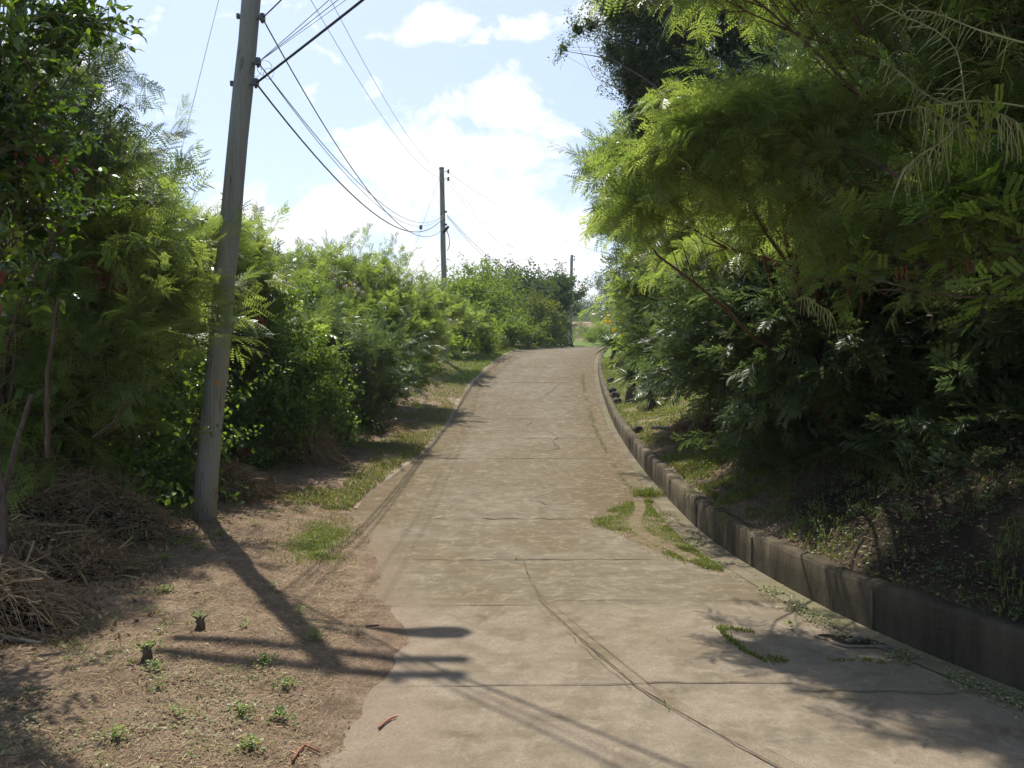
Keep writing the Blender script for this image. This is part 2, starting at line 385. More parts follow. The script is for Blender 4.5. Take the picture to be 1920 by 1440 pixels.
# road sheet
def ribbon(name, yy, x0, x1, nt_, dz, m, attr=False, parent=None, crown=0):
    yy = np.asarray(yy, float); a = x0(yy); b = x1(yy)
    T = np.linspace(0, 1, nt_)
    X = a[:, None]+(b-a)[:, None]*T; Yv = np.repeat(yy[:, None], nt_, 1)
    Z = zr(Yv)+(dz(yy)[:, None] if callable(dz) else dz)+(crown*np.sin(T*math.pi))[None, :]
    if name == 'road': Z = Z+vnoise(X, Yv, 2.3, 9)*.004
    c = np.stack([X, Yv, Z], -1).reshape(-1, 3); I = np.arange(len(c)).reshape(X.shape)
    f = np.stack([I[:-1, :-1], I[:-1, 1:], I[1:, 1:], I[1:, :-1]], -1).reshape(-1, 4)
    me = bpy.data.meshes.new(name); me.from_pydata(c.tolist(), [], f.tolist()); me.materials.append(m)
    me.polygons.foreach_set('use_smooth', np.ones(len(f), bool))
    if attr:
        w = np.minimum((X-xl(Yv))*.62+.08, (xw(Yv)-X)*.42)
        w = np.where(Yv < 9, np.minimum((X-xl(Yv))*.9+.25, (xw(Yv)-X)*.6+.35), w)
        d_ = me.attributes.new('dust', 'FLOAT', 'POINT'); d_.data.foreach_set('value', (np.clip(1-(X-xl(Yv)-.02)/.75, 0, 1)*np.clip((10.2-Yv)/1.5, 0, 1)).ravel().astype(np.float32))
        at = me.attributes.new('edge', 'FLOAT', 'POINT'); at.data.foreach_set('value', np.clip(w, 0, 3).ravel().astype(np.float32))
    return link(name, me, parent)
yr = np.concatenate([np.arange(-14, 2, .5), np.arange(2, 14, .15), np.arange(14, 60, .4), np.arange(60, 95, 1.)])
road = tag(ribbon('road', yr, lambda y: xl(y)-np.where(y < 9.6, .35, 0), lambda y: xw(y)+.05, 34, 0.0, M['road'], attr=True), kind='structure')
tag(ribbon('gutter', yr[(yr > -4) & (yr < 34)], lambda y: xw(y)-np.interp(y, [10.5, 13], [.22, .13])-.012*np.sin(y*1.1), lambda y: xw(y)-.005, 3, .007, M['gutter']), kind='structure')
# low kerb on the left, from the corner upward
mb = MB(); yk = np.concatenate([np.arange(9.85, 14, .2), np.arange(14, 52, .5)])
prof = [(-.15, -.1), (-.15, .018), (-.13, .034), (-.03, .030), (0.0, .016), (.012, -.01)]
for i, y in enumerate(yk):
    for (dx, dz) in prof:
        j = .012*math.sin(y*2.1)+.01*math.sin(y*5.3+dx*9)
        mb.v.append(Vector((float(xl(y))+dx+j, y, float(zr(y))+dz*(min(1, .05+(y-9.85)/2.2) if dz > 0 else 1)+(j*.4 if dz > 0 else 0))))
    if i:
        n = len(prof); b = (i-1)*n
        for k in range(n-1):
            mb.f.append((b+k, b+k+1, b+n+k+1, b+n+k)); mb.m.append(0); mb.smooth.append(True)
tag(mb.build('kerb', M['kerb']), kind='structure')

# joints, cracks and the long groove in the concrete, as shallow dirt-filled lines
jt = MB()
def line(pts, w, dz=.006):
    b = len(jt.v); k = len(pts)
    for i, (x, y) in enumerate(pts):
        x2, y2 = pts[min(i+1, k-1)]; x1, y1 = pts[max(i-1, 0)]
        tx, ty = x2-x1, y2-y1; L = math.hypot(tx, ty) or 1
        ww = w*max(.06, .75+1.5*mnoise.noise(Vector((x*2.3, y*2.3, 5)))+.25*random.random()); ox, oy = -ty/L*ww/2, tx/L*ww/2
        for s in (-1, 1):
            X, Y = x+s*ox, y+s*oy
            jt.v.append(Vector((X, Y, float(zr(Y))+float(vnoise(X, Y, 2.3, 9))*.004+dz)))
    for i in range(k-1):
        jt.f.append((b+2*i, b+2*i+1, b+2*i+3, b+2*i+2)); jt.m.append(0); jt.smooth.append(False)
def jitter_line(x0, x1, y, w, slope=0, amp=.01):
    n = max(8, int(abs(x1-x0)/.05)); ph = random.random()*9
    line([(x0+(x1-x0)*i/n, y+slope*(x0+(x1-x0)*i/n)+amp*(mnoise.noise(Vector((i*.35+ph, y, 0))))) for i in range(n+1)], w)
jitter_line(-.85, .70, 4.24, .009, .03, .012); jitter_line(.72, 1.5, 4.28, .012, .0, .012); jitter_line(1.5, 2.3, 4.27, .009, -.06, .03)
jitter_line(-1.0, .28, 5.78, .008, .03); jitter_line(.3, 1.9, 5.9, .006, .0)
jitter_line(-1.05, 1.35, 7.27, .022, .0, .04); jitter_line(-.9, .9, 9.25, .02, -.01, .10)
for y, w in ((13.9, .03), (16.4, .02), (19.2, .035), (22.0, .02), (25.2, .05), (28.5, .03), (33, .04)):
    jitter_line(float(xl(y))+.15, float(xw(y))-.35, y, w*.8, .0, .05)
gl = [(.10, 7.25), (.15, 6.4), (.20, 5.85), (.44, 4.95), (.66, 4.2), (.80, 3.9), (.93, 3.65), (1.13, 3.3), (1.7, 2.3), (2.4, 1.1)]
def dens(pl, n=14, amp=.008):
    out = []
    for (a, b), (c, d) in zip(pl[:-1], pl[1:]):
        for i in range(n):
            q = i/n; X = a+(c-a)*q; Y = b+(d-b)*q
            out.append((X+amp*mnoise.noise(Vector((X*9, Y*9, 2))), Y))
    return out+[pl[-1]]
line(dens(gl, 14, .016), .007, .010)
line([(x+.075, y+.03) for x, y in dens(gl[2:])], .004, .010)
line([(x-.035, y-.02) for x, y in dens(gl[1:5], 14, .03)], .004, .010)
crk = [(.55, 19.2), (.35, 18.2), (.75, 17.6), (.95, 16.6), (.8, 15.9), (.9, 15.1), (.6, 14.7)]
line(dens(crk, 8, .05), .016, .010); line(dens([(1.5, 25), (1.1, 23.4), (.7, 22.2), (.9, 21.5)], 8, .08), .02, .010)
line(dens([(.6, 11.0), (.2, 10.5), (.5, 10.1), (.3, 9.7)], 8, .1), .010, .010)
j = jt.build('road_joints', M['joint'], road); tag(j, kind='structure')
bd = MB(); pl = dens(gl[1:], 10, .0)
for i, (x, y) in enumerate(pl):
    wd_ = min(1, (i+.5)/14)
    for o in (.012, .012+.055*wd_): bd.v.append(Vector((x+o, y+o*.4, float(zr(y))+float(vnoise(x, y, 2.3, 9))*.004+.0055)))
    if i: b = 2*(i-1); bd.f.append((b, b+1, b+3, b+2)); bd.m.append(0); bd.smooth.append(False)
tag(bd.build('road_groove_band', M['road'], road), kind='structure')

# retaining wall
w_ = MB(); yw = np.concatenate([np.arange(-6, 2, .5), np.arange(2, 13, .2), np.arange(13, 46, .5)])
for i, y in enumerate(yw):
    x = float(xw(y)); z = float(zr(y)); H = float(wh(y))*(1+.03*math.sin(y*1.7))+.022*mnoise.noise(Vector((y*3.1, 4, 0))); jn = .012*mnoise.noise(Vector((y*1.5, 0, 0)))
    pr = [(0, -.15), (.006+jn, H*.5), (.012+jn*1.4, H-.02), (.03, H+.004), (.135, H+.006), (.15, H-.02), (.15, -.3)]
    for dx, dz in pr: w_.v.append(Vector((x+dx, y, z+dz)))
    if i:
        n = len(pr); b = (i-1)*n
        for k in range(n-1): w_.f.append((b+k, b+k+1, b+n+k+1, b+n+k)); w_.m.append(0); w_.smooth.append(k not in (2, 4))
nn = len(pr); w_.f.append(tuple(range(nn))); w_.m.append(0); w_.smooth.append(False)
w_.f.append(tuple(len(w_.v)-nn+k for k in range(nn))[::-1]); w_.m.append(0); w_.smooth.append(False)
wallo = tag(w_.build('retaining_wall', M['wall']), 'low stained concrete retaining wall holding the bank beside the gutter', 'wall')
jb = MB()
for y in (5.2, 7.0, 8.8, 10.4, 12.6, 14.8, 18):
    x = float(xw(y)); H = float(wh(y)); jb.box((x-.0005, y, float(zr(y))+H*.45), (.012, .028, H*.86), None)
jb.build('wall_joint', M['joint'], wallo)

# ------------------------------------------------------------------ plants: leaf shapes as quads
def rhomb(c, along, across):
    return np.stack([c-along, c+across, c+along, c-across], 1)
def unit(v): return v/np.maximum(np.linalg.norm(v, axis=-1, keepdims=True), 1e-9)
def leaf_feather(g, lod):
    """one twice-divided leaf: growth along +Y, blade near the XY plane; lod 0 finest"""
    L = g.uniform(.13, .19); npair = g.integers(5, 8); pl = g.uniform(.065, .09)
    out = []
    if lod == 3:
        for k in range(3):
            c = np.array([[0, L*(.3+.3*k), -.02*k]]); out.append(rhomb(c, np.array([[0, .04, 0]]), np.array([[pl*.9, .02, -.02]])))
        return np.concatenate(out)
    for i in range(npair):
        s = .22+.78*(i+.5)/npair
        base = np.array([0, L*s, -.35*L*s*s])
        for sd in (-1, 1):
            an = math.radians(g.uniform(48, 68)-12*s); ln = pl*(1-.35*(s-.5)**2)*g.uniform(.85, 1.1)
            d = np.array([sd*math.sin(an), math.cos(an), -g.uniform(.1, .5)]); d /= np.linalg.norm(d)
            ac = np.cross(d, [0, 0, 1.]); ac /= np.linalg.norm(ac)
            if lod == 2:
                out.append(rhomb((base+d*ln*.5)[None], (d*ln*.5)[None], (ac*.0078)[None])); continue
            m = 11 if lod == 0 else 6
            t = (np.arange(m)+.6)/m
            cc = base+d*ln*t[:, None]+np.array([0, 0, -1.])*(.25*ln*t[:, None]**2)
            sp = ln/m; wd = .0085*np.sin(np.clip(t*2.6+.45, 0, 3.0))[:, None]+.002
            out.append(rhomb(cc, d[None]*sp*(.42 if lod == 0 else .40)*np.ones((m, 1)), (ac+d*.3)*wd))
    return np.concatenate(out)
def fold_leaf(L, W, n, droop=.25):
    """broad leaf along +Y, folded on the midrib"""
    mid = np.array([[0, 0, 0], [0, L*.5, .02*L], [0, L, -droop*L]])
    q = []
    for sd in (-1, 1):
        a = np.array([sd*W*.75, L*.28, W*.28]); b = np.array([sd*W*.7, L*.68, W*.15-.1*L*droop])
        q.append([mid[0], a, b, mid[1]]); q.append([mid[1], b, mid[2], mid[2]*.999+mid[1]*.001])
    return np.array(q)
def leaf_pinnate(g, big=1.0):
    """once-divided leaf with oval leaflets"""
    L = g.uniform(.10, .14)*big; n = g.integers(5, 8); out = []
    for i in range(n):
        s = .2+.8*(i+.5)/n
        for sd in (-1, 1):
            d = np.array([sd*.86, .5, g.uniform(-.25, .15)]); d /= np.linalg.norm(d); l = .026*big*g.uniform(.85, 1.15)
            ac = np.cross(d, [0, 0, 1.])*.011*big
            out.append(rhomb((np.array([0, L*s, -.2*L*s*s])+d*l*.55)[None], (d*l*.5)[None], ac[None]))
    return np.concatenate(out)
def rotz(q, a):
    c, s = math.cos(a), math.sin(a); return q@np.array([[c, s, 0], [-s, c, 0], [0, 0, 1]])
def rotx(q, a):
    c, s = math.cos(a), math.sin(a); return q@np.array([[1, 0, 0], [0, c, s], [0, -s, c]])
def roty(q, a):
    c, s = math.cos(a), math.sin(a); return q@np.array([[c, 0, -s], [0, 1, 0], [s, 0, c]])
def stem_quads(pts, rad):
    """three-sided thin stem along pts"""
    pts = np.asarray(pts, float); k = len(pts); rad = np.broadcast_to(rad, (k,))
    t = unit(np.gradient(pts, axis=0)); ref = np.where(np.abs(t[:, 2:3]) > .8, np.array([[1., 0, 0]]), np.array([[0, 0, 1.]]))
    a = unit(np.cross(t, ref)); b = np.cross(a, t)
    rings = [pts+(a*math.cos(w)+b*math.sin(w))*rad[:, None] for w in (0, 2.094, 4.189)]
    q = [np.stack([rings[j][:-1], rings[(j+1) % 3][:-1], rings[(j+1) % 3][1:], rings[j][1:]], 1) for j in range(3)]
    return np.concatenate(q)
def make_shoot(g, kind, lod=1):
    """a leafy shoot about half a metre long growing along +Y -> (leaf quads, value offsets, stem quads)"""
    L = g.uniform(.38, .62); droop = g.uniform(.1, .5)
    t = np.linspace(0, 1, 6); ph = g.uniform(0, 6)
    pts = np.stack([.04*np.sin(t*4+ph), L*t, -droop*L*t*t+.25*L*t], 1)
    lq, lv = [], []
    def add(q, s, az, pitch, roll=0.0):
        i = s*5; k = min(int(i), 4); p = pts[k]+(pts[k+1]-pts[k])*(i-k)
        q = rotz(rotx(roty(q, roll), pitch), az)+p
        lq.append(q); lv.append(np.full(len(q), g.uniform(-.5, .5)))
    if kind == 'feather':
        n = int(g.integers(9, 13))
        for i in range(n):
            s = .12+.88*i/(n-1); az = (1 if i % 2 else -1)*math.radians(g.uniform(35, 85))*(1.1-.8*s)
            add(leaf_feather(g, lod), s, az, math.radians(g.uniform(-25, 40)), g.uniform(-.6, .6))
    elif kind == 'broad':
        for i in range(15):
            s = .15+.85*i/14; az = i*2.4
            add(fold_leaf(g.uniform(.06, .095), g.uniform(.016, .024), 2), s, az, math.radians(g.uniform(-30, 40)), g.uniform(-.7, .7))
    elif kind == 'small':
        n = 46 if lod < 2 else 26
        for i in range(n):
            s = i/(n-1); az = g.uniform(-2.2, 2.2); l = g.uniform(.028, .045)*(1 if lod < 2 else 1.45)
            off = np.array([[[g.uniform(-.09, .09)*(1-.5*s), g.uniform(-.03, .05), g.uniform(-.06, .06)]]])
            add(rhomb(np.array([[0, l/2, 0.]]), np.array([[0, l/2, 0.]]), np.array([[l*.27, 0, 0.]]))+off, s, az, g.uniform(-.8, .8), g.uniform(-1, 1))
    elif kind == 'pinnate':
        for i in range(9):
            s = .15+.85*i/8; az = (1 if i % 2 else -1)*math.radians(g.uniform(30, 80))*(1.1-.8*s)
            add(leaf_pinnate(g, 1.15), s, az, g.uniform(-.3, .5), g.uniform(-.5, .5))
    elif kind == 'vine':
        for i in range(26):
            s = i/25; l = g.uniform(.04, .07)
            q = fold_leaf(l, l*.36, 2, .3)+np.array([g.uniform(-.1, .1), 0, g.uniform(-.1, .1)])
            add(q, s, g.uniform(-3, 3), g.uniform(-1.2, .2), g.uniform(-.8, .8))
    elif kind == 'clump':          # far foliage: a ragged handful of leaf quads
        n = 24
        for i in range(n):
            s = i/(n-1); l = g.uniform(.07, .13)
            off = np.array([[[g.uniform(-.16, .16), g.uniform(-.1, .1), g.uniform(-.12, .12)]]])
            add(rhomb(np.array([[0, l/2, 0.]]), np.array([[0, l/2, 0.]]), np.array([[l*.24, 0, 0.]]))+off, s, g.uniform(-2, 2), g.uniform(-.9, .7), g.uniform(-1, 1))
    st = stem_quads(pts, np.linspace(.0035, .0012, 6)) if kind != 'clump' else np.zeros((0, 4, 3))
    return np.concatenate(lq), np.concatenate(lv), st
TPL = {}
def templates(kind, lod):
    k = (kind, lod)
    if k not in TPL:
        g = np.random.default_rng(hash(kind) % 1000 if False else sum(map(ord, kind))+lod)
        TPL[k] = [make_shoot(g, kind, lod) for _ in range(13)]
    return TPL[k]
def stamp(kind, lod, pos, fwd, scale, g, vmin=.0, vmax=1.0, flat=.35):
    """place shoots of a kind; pos, fwd (N,3)"""
    T = templates(kind, lod); n = len(pos); which = g.integers(0, len(T), n)
    f = unit(fwd); up = np.array([0, 0, 1.])+g.normal(0, flat, (n, 3))
    r = unit(np.cross(f, up)); u = np.cross(r, f)
    Mx = np.stack([r, f, u], 1)*np.asarray(scale).reshape(-1, 1, 1)
    base = g.uniform(vmin, vmax, n)
    lq, lv, sq = [], [], []
    for k, (q, v, s) in enumerate(T):
        I = np.where(which == k)[0]
        if not len(I): continue
        a = np.einsum('qvi,nij->nqvj', q, Mx[I])+pos[I][:, None, None, :]
        lq.append(a.reshape(-1, 4, 3)); lv.append(np.clip(base[I][:, None]*.65+.175+v[None]*.45, 0, 1).ravel())
        if len(s):
            b = np.einsum('qvi,nij->nqvj', s, Mx[I])+pos[I][:, None, None, :]; sq.append(b.reshape(-1, 4, 3))
    return np.concatenate(lq), np.concatenate(lv), (np.concatenate(sq) if sq else np.zeros((0, 4, 3)))
def blob_shoots(c, r, n, g, hang=0., outw=1.0, shell=.45, scale=1.0, gz=.25):
    r = np.broadcast_to(np.asarray(r, float), (3,))
    d = unit(g.normal(0, 1, (n, 3))); d[:, 2] = np.where(d[:, 2] < -.5, -d[:, 2]*.6, d[:, 2]); d = unit(d)
    # lumpy outline
    ph = g.uniform(0, 6, 6)
    lump = 1+.30*np.sin(d[:, 0]*5+ph[0])*np.sin(d[:, 1]*5+ph[1])+.24*np.sin(d[:, 2]*7+ph[2])+.1*np.sin(d[:, 0]*11+ph[3])
    rad = (1-shell*g.random(n)**1.3)*lump
    p = c+d*r*rad[:, None]
    s = scale*g.uniform(.6, 1.4, n)
    fw = unit(d*outw*np.array([1, 1, .7])+np.array([0, 0, gz-hang])+g.normal(0, .38, (n, 3)))
    return p-fw*(.28*s)[:, None], fw, s
def wander(a, b, n, amp, g, sag=0.0):
    a = np.asarray(a, float); b = np.asarray(b, float); t = np.linspace(0, 1, n)[:, None]
    L = np.linalg.norm(b-a); o = g.normal(0, 1, (3, 3))*amp*L
    w = sum(o[k]*np.sin(math.pi*t*(k+1))/(k+1) for k in range(3))
    return a+(b-a)*t+w+np.array([0, 0, 1.])*sag*L*(t*(1-t))*2
def tree(name, label, cat, group, base, blobs, kind='feather', lod=1, m='feather', seed=0, n=60, r0=.07, hang=0., scale=1., bark='bark',
         vr=(0., 1.), shell=.45, stems=1, fill=0, z0=None, twigs=5, gz=.25, ds=1.0, leaders=.07, deep=1.0):
    """blobs: (px, py, depth, radius[, count]) -> trunk with limbs, and a crown of leafy shoots"""
    g = np.random.default_rng(1000+seed)
    bx, by = base; bz = float(gh(bx, by)) if z0 is None else z0
    root = empty(name, (bx, by, bz), label, cat, group)
    B = [(P(b[0], b[1], b[2]*ds), b[3]*ds*np.array([1., deep, 1.]), (b[4] if len(b) > 4 else n)) for b in blobs]; scale = scale*ds**.7; bx, by = bx*ds, by*ds; bz = float(gh(bx, by)) if z0 is None else z0; root.location = (bx, by, bz)
    cen = np.mean([b[0] for b in B], 0); top = np.array([bx, by, bz])
    tk = MB()
    for sidx in range(stems):
        off = np.array([g.uniform(-.25, .25), g.uniform(-.25, .25), 0])*(stems > 1)
        b0 = np.array([bx, by, bz-.1])+off
        M_ = b0+(cen-b0)*np.array([.45, .45, .55])+off
        tp = wander(b0, M_, 7, .05, g)
        tk.tube(tp, np.linspace(r0, r0*.68, 7), 8)
        for bi, (c, r, nn) in enumerate(B):
            if bi % stems != sidx: continue
            k = int(g.integers(3, 7)); s0 = tp[k]
            lp = wander(s0, c, 8, .06, g, .15); rr = r0*.5
            tk.tube(lp, np.linspace(rr, .004, 8), 6)
            rv = np.broadcast_to(np.asarray(r, float), (3,))
            for _ in range(twigs):
                e = c+unit(g.normal(0, 1, 3))*rv*g.uniform(.6, .95); kk = int(g.integers(3, 8))
                tk.tube(wander(lp[kk], e, 5, .08, g, .1), np.linspace(.006, .002, 5), 4, cap=False)
    tk.build('trunk', M[bark], root, origin=(bx, by, bz))
    Lq, Lv, Sq = [], [], []
    for c, r, nn in B:
        p, fw, s = blob_shoots(c, r, nn, g, hang=hang, shell=shell, scale=scale, gz=gz)
        q, v, st = stamp(kind, lod, p, fw, s, g, *vr, flat=.55)
        Lq.append(q); Lv.append(v); Sq.append(st)
        nl = int(nn*leaders)                      # long young shoots that break the outline
        if nl:
            rv = np.broadcast_to(np.asarray(r, float), (3,)); d0 = unit(g.normal(0, 1, (nl, 3))*np.array([1, 1, .5])+np.array([0, 0, .7]))
            p = c+d0*rv*.8; f0 = unit(d0+np.array([0, 0, .8-1.4*hang])+g.normal(0, .25, (nl, 3)))
            for stg in range(3):
                sc_ = scale*g.uniform(.55, .85, nl); q, v, st = stamp(kind, lod, p, f0, sc_, g, *vr, flat=.5); Lq.append(q); Lv.append(v); Sq.append(st)
                p = p+f0*(.34*sc_)[:, None]; f0 = unit(f0+g.normal(0, .15, (nl, 3))+np.array([0, 0, -.12-.3*hang]))
        if fill:                       # larger inner leaves added to block light, toned dark as in shade
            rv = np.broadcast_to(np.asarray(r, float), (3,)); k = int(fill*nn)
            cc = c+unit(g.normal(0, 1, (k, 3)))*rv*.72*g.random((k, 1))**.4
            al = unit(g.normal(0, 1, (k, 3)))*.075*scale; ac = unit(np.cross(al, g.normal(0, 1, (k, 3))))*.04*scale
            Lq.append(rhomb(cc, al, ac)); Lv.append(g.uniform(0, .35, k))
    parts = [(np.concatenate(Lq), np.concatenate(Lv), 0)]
    S = np.concatenate(Sq)
    if len(S): parts.append((S, np.full(len(S), .3), 1))
    soup('crown', parts, [M[m], M[bark]], root, origin=(bx, by, bz))
    return root

def smooth(pts, seed, n=12, amp=.0035):
    pts = np.asarray(pts, float); s = np.concatenate([[0], np.cumsum(np.linalg.norm(np.diff(pts, axis=0), axis=1))]); t = np.linspace(0, s[-1], n)
    o = np.stack([np.interp(t, s, pts[:, k]) for k in range(3)], 1); o[1:-1] = .25*o[:-2]+.5*o[1:-1]+.25*o[2:]
    gg = np.random.default_rng(seed); w = gg.normal(0, amp, (n, 3))*s[-1]; w[0] = w[-1] = 0
    return o+w
SP = []
def one_stem(pts, r): SP.append((smooth(pts, 7+len(SP)), r))
def flush_stems(name, m, parent):
    for pts, r in SP:
        k = MB(); k.tube([Vector(v) for v in pts], np.linspace(r, r*.6, len(pts)), 6); k.build(name, M[m], parent)
# ------------------------------------------------------------------ trees and shrubs, left of the road
GL = 'feathery trees of the left hedge'
tree('broadleaf_tree', 'tall glossy-leaved tree with a few red leaves at the left edge of the photo', 'tree', None, (-3.7, 4.6),
     [(10, 120, 4.7, .38, 34), (95, 55, 4.9, .30, 26), (60, -60, 4.8, .40, 26), (-70, 260, 4.6, .5, 40), (20, 330, 4.8, .38, 42), (60, 420, 5.0, .34, 36), (-40, 520, 4.8, .45, 40), (35, 230, 5.0, .24, 14), (170, 50, 5.1, .16, 10)],
     kind='broad', m='glossy', seed=1, r0=.05, fill=.5, twigs=4)
tree('feathery_tree', 'thin-branched feathery tree seen against the sky left of the leaning pole, beside the glossy-leaved tree', 'tree', GL, (-3.9, 5.7),
     [(130, 208, 5.6, 0.3, 16), (185, 128, 5.6, 0.22, 9), (215, 248, 5.6, 0.2, 8), (80, 288, 5.6, 0.32, 20), (120, 348, 5.7, 0.36, 26), (60, 198, 5.9, 0.32, 18), (200, 308, 5.7, 0.2, 9)],
     m='feather_dim', seed=2, r0=.035, twigs=3, vr=(.1, .9), gz=0, ds=1.22, leaders=0.03)
tree('feathery_tree', 'bright yellow-green feathery tree leaning out in front of the leaning pole', 'tree', GL, (-4.1, 6.6),
     [(180, 400, 6.3, .42, 23), (250, 380, 6.4, .34, 15), (120, 480, 6.2, .48, 23), (240, 500, 6.3, .5, 28), (330, 545, 6.6, .34, 15), (180, 590, 6.2, .5, 26), (355, 620, 6.9, .22, 7), (290, 640, 6.5, .38, 16), (60, 600, 6.0, .5, 23)],
     seed=3, r0=.05, fill=0, vr=(.3, 1.), gz=.1, ds=1.22, scale=1.3, deep=.6)
tree('feathery_tree', 'slender sapling rising highest between the bright hedge and the leaning pole', 'tree', GL, (-4.3, 8.0),
     [(318, 390, 7.6, 0.13, 9), (295, 430, 7.6, 0.16, 11), (330, 485, 7.6, 0.24, 22), (280, 495, 7.6, 0.25, 22)], seed=4, r0=.025, twigs=2, ds=1.1, leaders=0, scale=.6)
tree('feathery_tree', 'feathery tree standing just behind the leaning pole, pale fronds either side of it', 'tree', GL, (-4.4, 10.2),
     [(378, 428, 9.4, 0.26, 12), (400, 468, 9.4, 0.3, 16), (360, 508, 9.4, 0.5, 31), (450, 528, 9.8, 0.36, 20), (470, 473, 10, 0.22, 7), (495, 458, 10, 0.14, 4), (410, 568, 9.6, 0.55, 31)],
     seed=5, r0=.04, fill=.1, vr=(.2, 1), ds=1.2, scale=1.2, leaders=0.02)
tree('feathery_shrub', 'green feathery shrub low in front of the dark gap at the left edge', 'shrub', GL, (-3.9, 6.2),
     [(60, 720, 6.0, .42, 25), (190, 690, 6.2, .38, 23), (260, 730, 6.4, .26, 12), (110, 810, 5.9, .30, 9), (20, 860, 5.7, .30, 7), (60, 920, 5.8, .14, 3), (255, 800, 6.3, .14, 3)],
     seed=6, r0=.03, fill=.5, vr=(.1, .9), hang=.15, ds=1.18, scale=1.2)
tree('broadleaf_shrub', 'dark round-leaved shrub filling the gap left of the leaning pole', 'shrub', None, (-4.3, 8.0),
     [(150, 800, 7.2, .55, 50), (280, 800, 7.8, .6, 56), (330, 720, 8.4, .6, 50), (200, 900, 7.0, .45, 34), (320, 900, 8.0, .45, 34), (60, 850, 7.0, .6, 40), (250, 660, 8.0, .6, 40)],
     kind='vine', m='vine', seed=7, r0=.04, fill=1.2, bark='barkgrey', ds=1.12)
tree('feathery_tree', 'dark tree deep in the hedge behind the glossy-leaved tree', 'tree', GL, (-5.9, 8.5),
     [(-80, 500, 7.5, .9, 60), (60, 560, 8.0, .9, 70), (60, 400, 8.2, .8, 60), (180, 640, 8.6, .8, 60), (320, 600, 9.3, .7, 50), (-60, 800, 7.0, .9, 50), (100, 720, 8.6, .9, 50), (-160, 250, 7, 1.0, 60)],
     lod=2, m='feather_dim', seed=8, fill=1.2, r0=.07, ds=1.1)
tree('vine_covered_tree', 'vine-covered bushy tree just right of the leaning pole', 'tree', None, (-3.9, 11.0),
     [(450, 610, 10.4, .42, 60), (500, 560, 10.8, .4, 50), (470, 700, 10.6, .42, 60), (520, 660, 11.0, .42, 56), (450, 790, 10.4, .4, 56), (510, 790, 10.8, .42, 56), (470, 870, 10.4, .38, 44), (550, 760, 11.2, .36, 40), (420, 680, 10.4, .36, 40), (540, 830, 11.2, .3, 30)],
     kind='vine', m='vine', seed=9, fill=1., r0=.05, bark='barkgrey', ds=1.13)
tree('feathery_shrub', 'yellow-green feathery shrub leaning over the vine-covered tree right of the leaning pole', 'shrub', GL, (-4.4, 11.4),
     [(460, 540, 10.0, .34, 21), (440, 600, 9.8, .26, 13), (530, 640, 10.6, .34, 19), (560, 700, 10.8, .34, 19), (440, 680, 9.8, .2, 7)],
     seed=10, lod=2, r0=.03, vr=(.4, 1.), ds=1.2, scale=1.2)
tree('feathery_tree', 'bushy tree with bare grey twigs in the hedge behind the vine-covered tree', 'tree', GL, (-5.0, 14.5),
     [(520, 605, 14, 0.7, 57), (590, 625, 14.5, 0.75, 63), (560, 660, 14, 0.7, 57), (640, 670, 14.5, 0.7, 57), (500, 640, 13, 0.5, 35), (600, 750, 14, 0.55, 42)],
     lod=2, seed=11, fill=.3, vr=(.05, .85), r0=.06, bark='barkgrey', ds=1.2, leaders=0.05)
tree('feathery_tree', 'rounded tree whose crown is the highest hump of the left hedge', 'tree', GL, (-5.2, 18.0),
     [(530, 548, 18, 0.8, 67), (600, 533, 18, 0.8, 75), (655, 538, 18.2, 0.75, 75), (560, 608, 17.5, 0.9, 75), (640, 618, 17.5, 0.9, 82), (490, 568, 18, 0.8, 60), (690, 578, 18, 0.7, 60), (700, 621, 17.5, 0.7, 60)],
     lod=2, seed=12, fill=.3, vr=(.0, .8), r0=.08, ds=1.1, leaders=0.05)
tree('feathery_tree', 'grey-green rounded tree between the highest hump of the hedge and the middle pole', 'tree', GL, (-4.6, 21.0),
     [(720, 548, 21, 0.76, 72), (755, 578, 21, 0.7125, 72), (700, 618, 20.5, 0.855, 80), (765, 600, 20.5, 0.8075, 80), (740, 660, 20, 0.76, 72), (800, 620, 21, 0.57, 56)],
     lod=2, seed=13, fill=0.4, r0=.07, vr=(0, .8))
tree('feathery_shrub', 'arching feathery shrub at the foot of the hedge above the dry brush', 'shrub', GL, (-3.4, 15.2),
     [(640, 690, 14.4, .55, 48), (700, 680, 15, .6, 56), (660, 760, 14.6, .5, 40), (720, 740, 15.2, .45, 36), (610, 640, 14.2, .4, 32), (700, 800, 15, .3, 19)],
     lod=2, seed=14, m='feather_dim', fill=0.6, r0=.04)
tree('vine_covered_tree', 'creeper-draped bush dark at its base above the dry brush heap', 'tree', None, (-3.6, 13.0),
     [(560, 700, 12.6, .42, 60), (600, 760, 12.8, .4, 60), (560, 800, 12.2, .4, 50), (520, 760, 12.2, .36, 44), (640, 820, 13.4, .28, 26), (590, 690, 13, .3, 30)],
     kind='vine', m='vine', seed=15, fill=1.2, r0=.04)
tree('feathery_shrub', 'dark-footed shrub of the hedge left of the middle pole', 'shrub', GL, (-3.4, 20.0),
     [(760, 640, 19.6, .6, 66), (790, 660, 20.5, .55, 60), (740, 690, 18.8, .5, 56), (780, 710, 20, .42, 44), (720, 740, 18.4, .36, 36)],
     lod=2, seed=16, fill=1.3, r0=.04)
tree('feathery_tree', 'small light-green tree hiding the middle pole at half its height', 'tree', GL, (-3.2, 27),
     [(800, 574, 27, 0.7, 52), (835, 574, 26.6, 0.5, 40), (852, 594, 26.6, 0.4, 40), (800, 605, 26.2, 0.6, 48), (872, 605, 27.5, 0.45, 40)],
     lod=2, seed=17, fill=0.3, r0=.05, vr=(.3, 1))
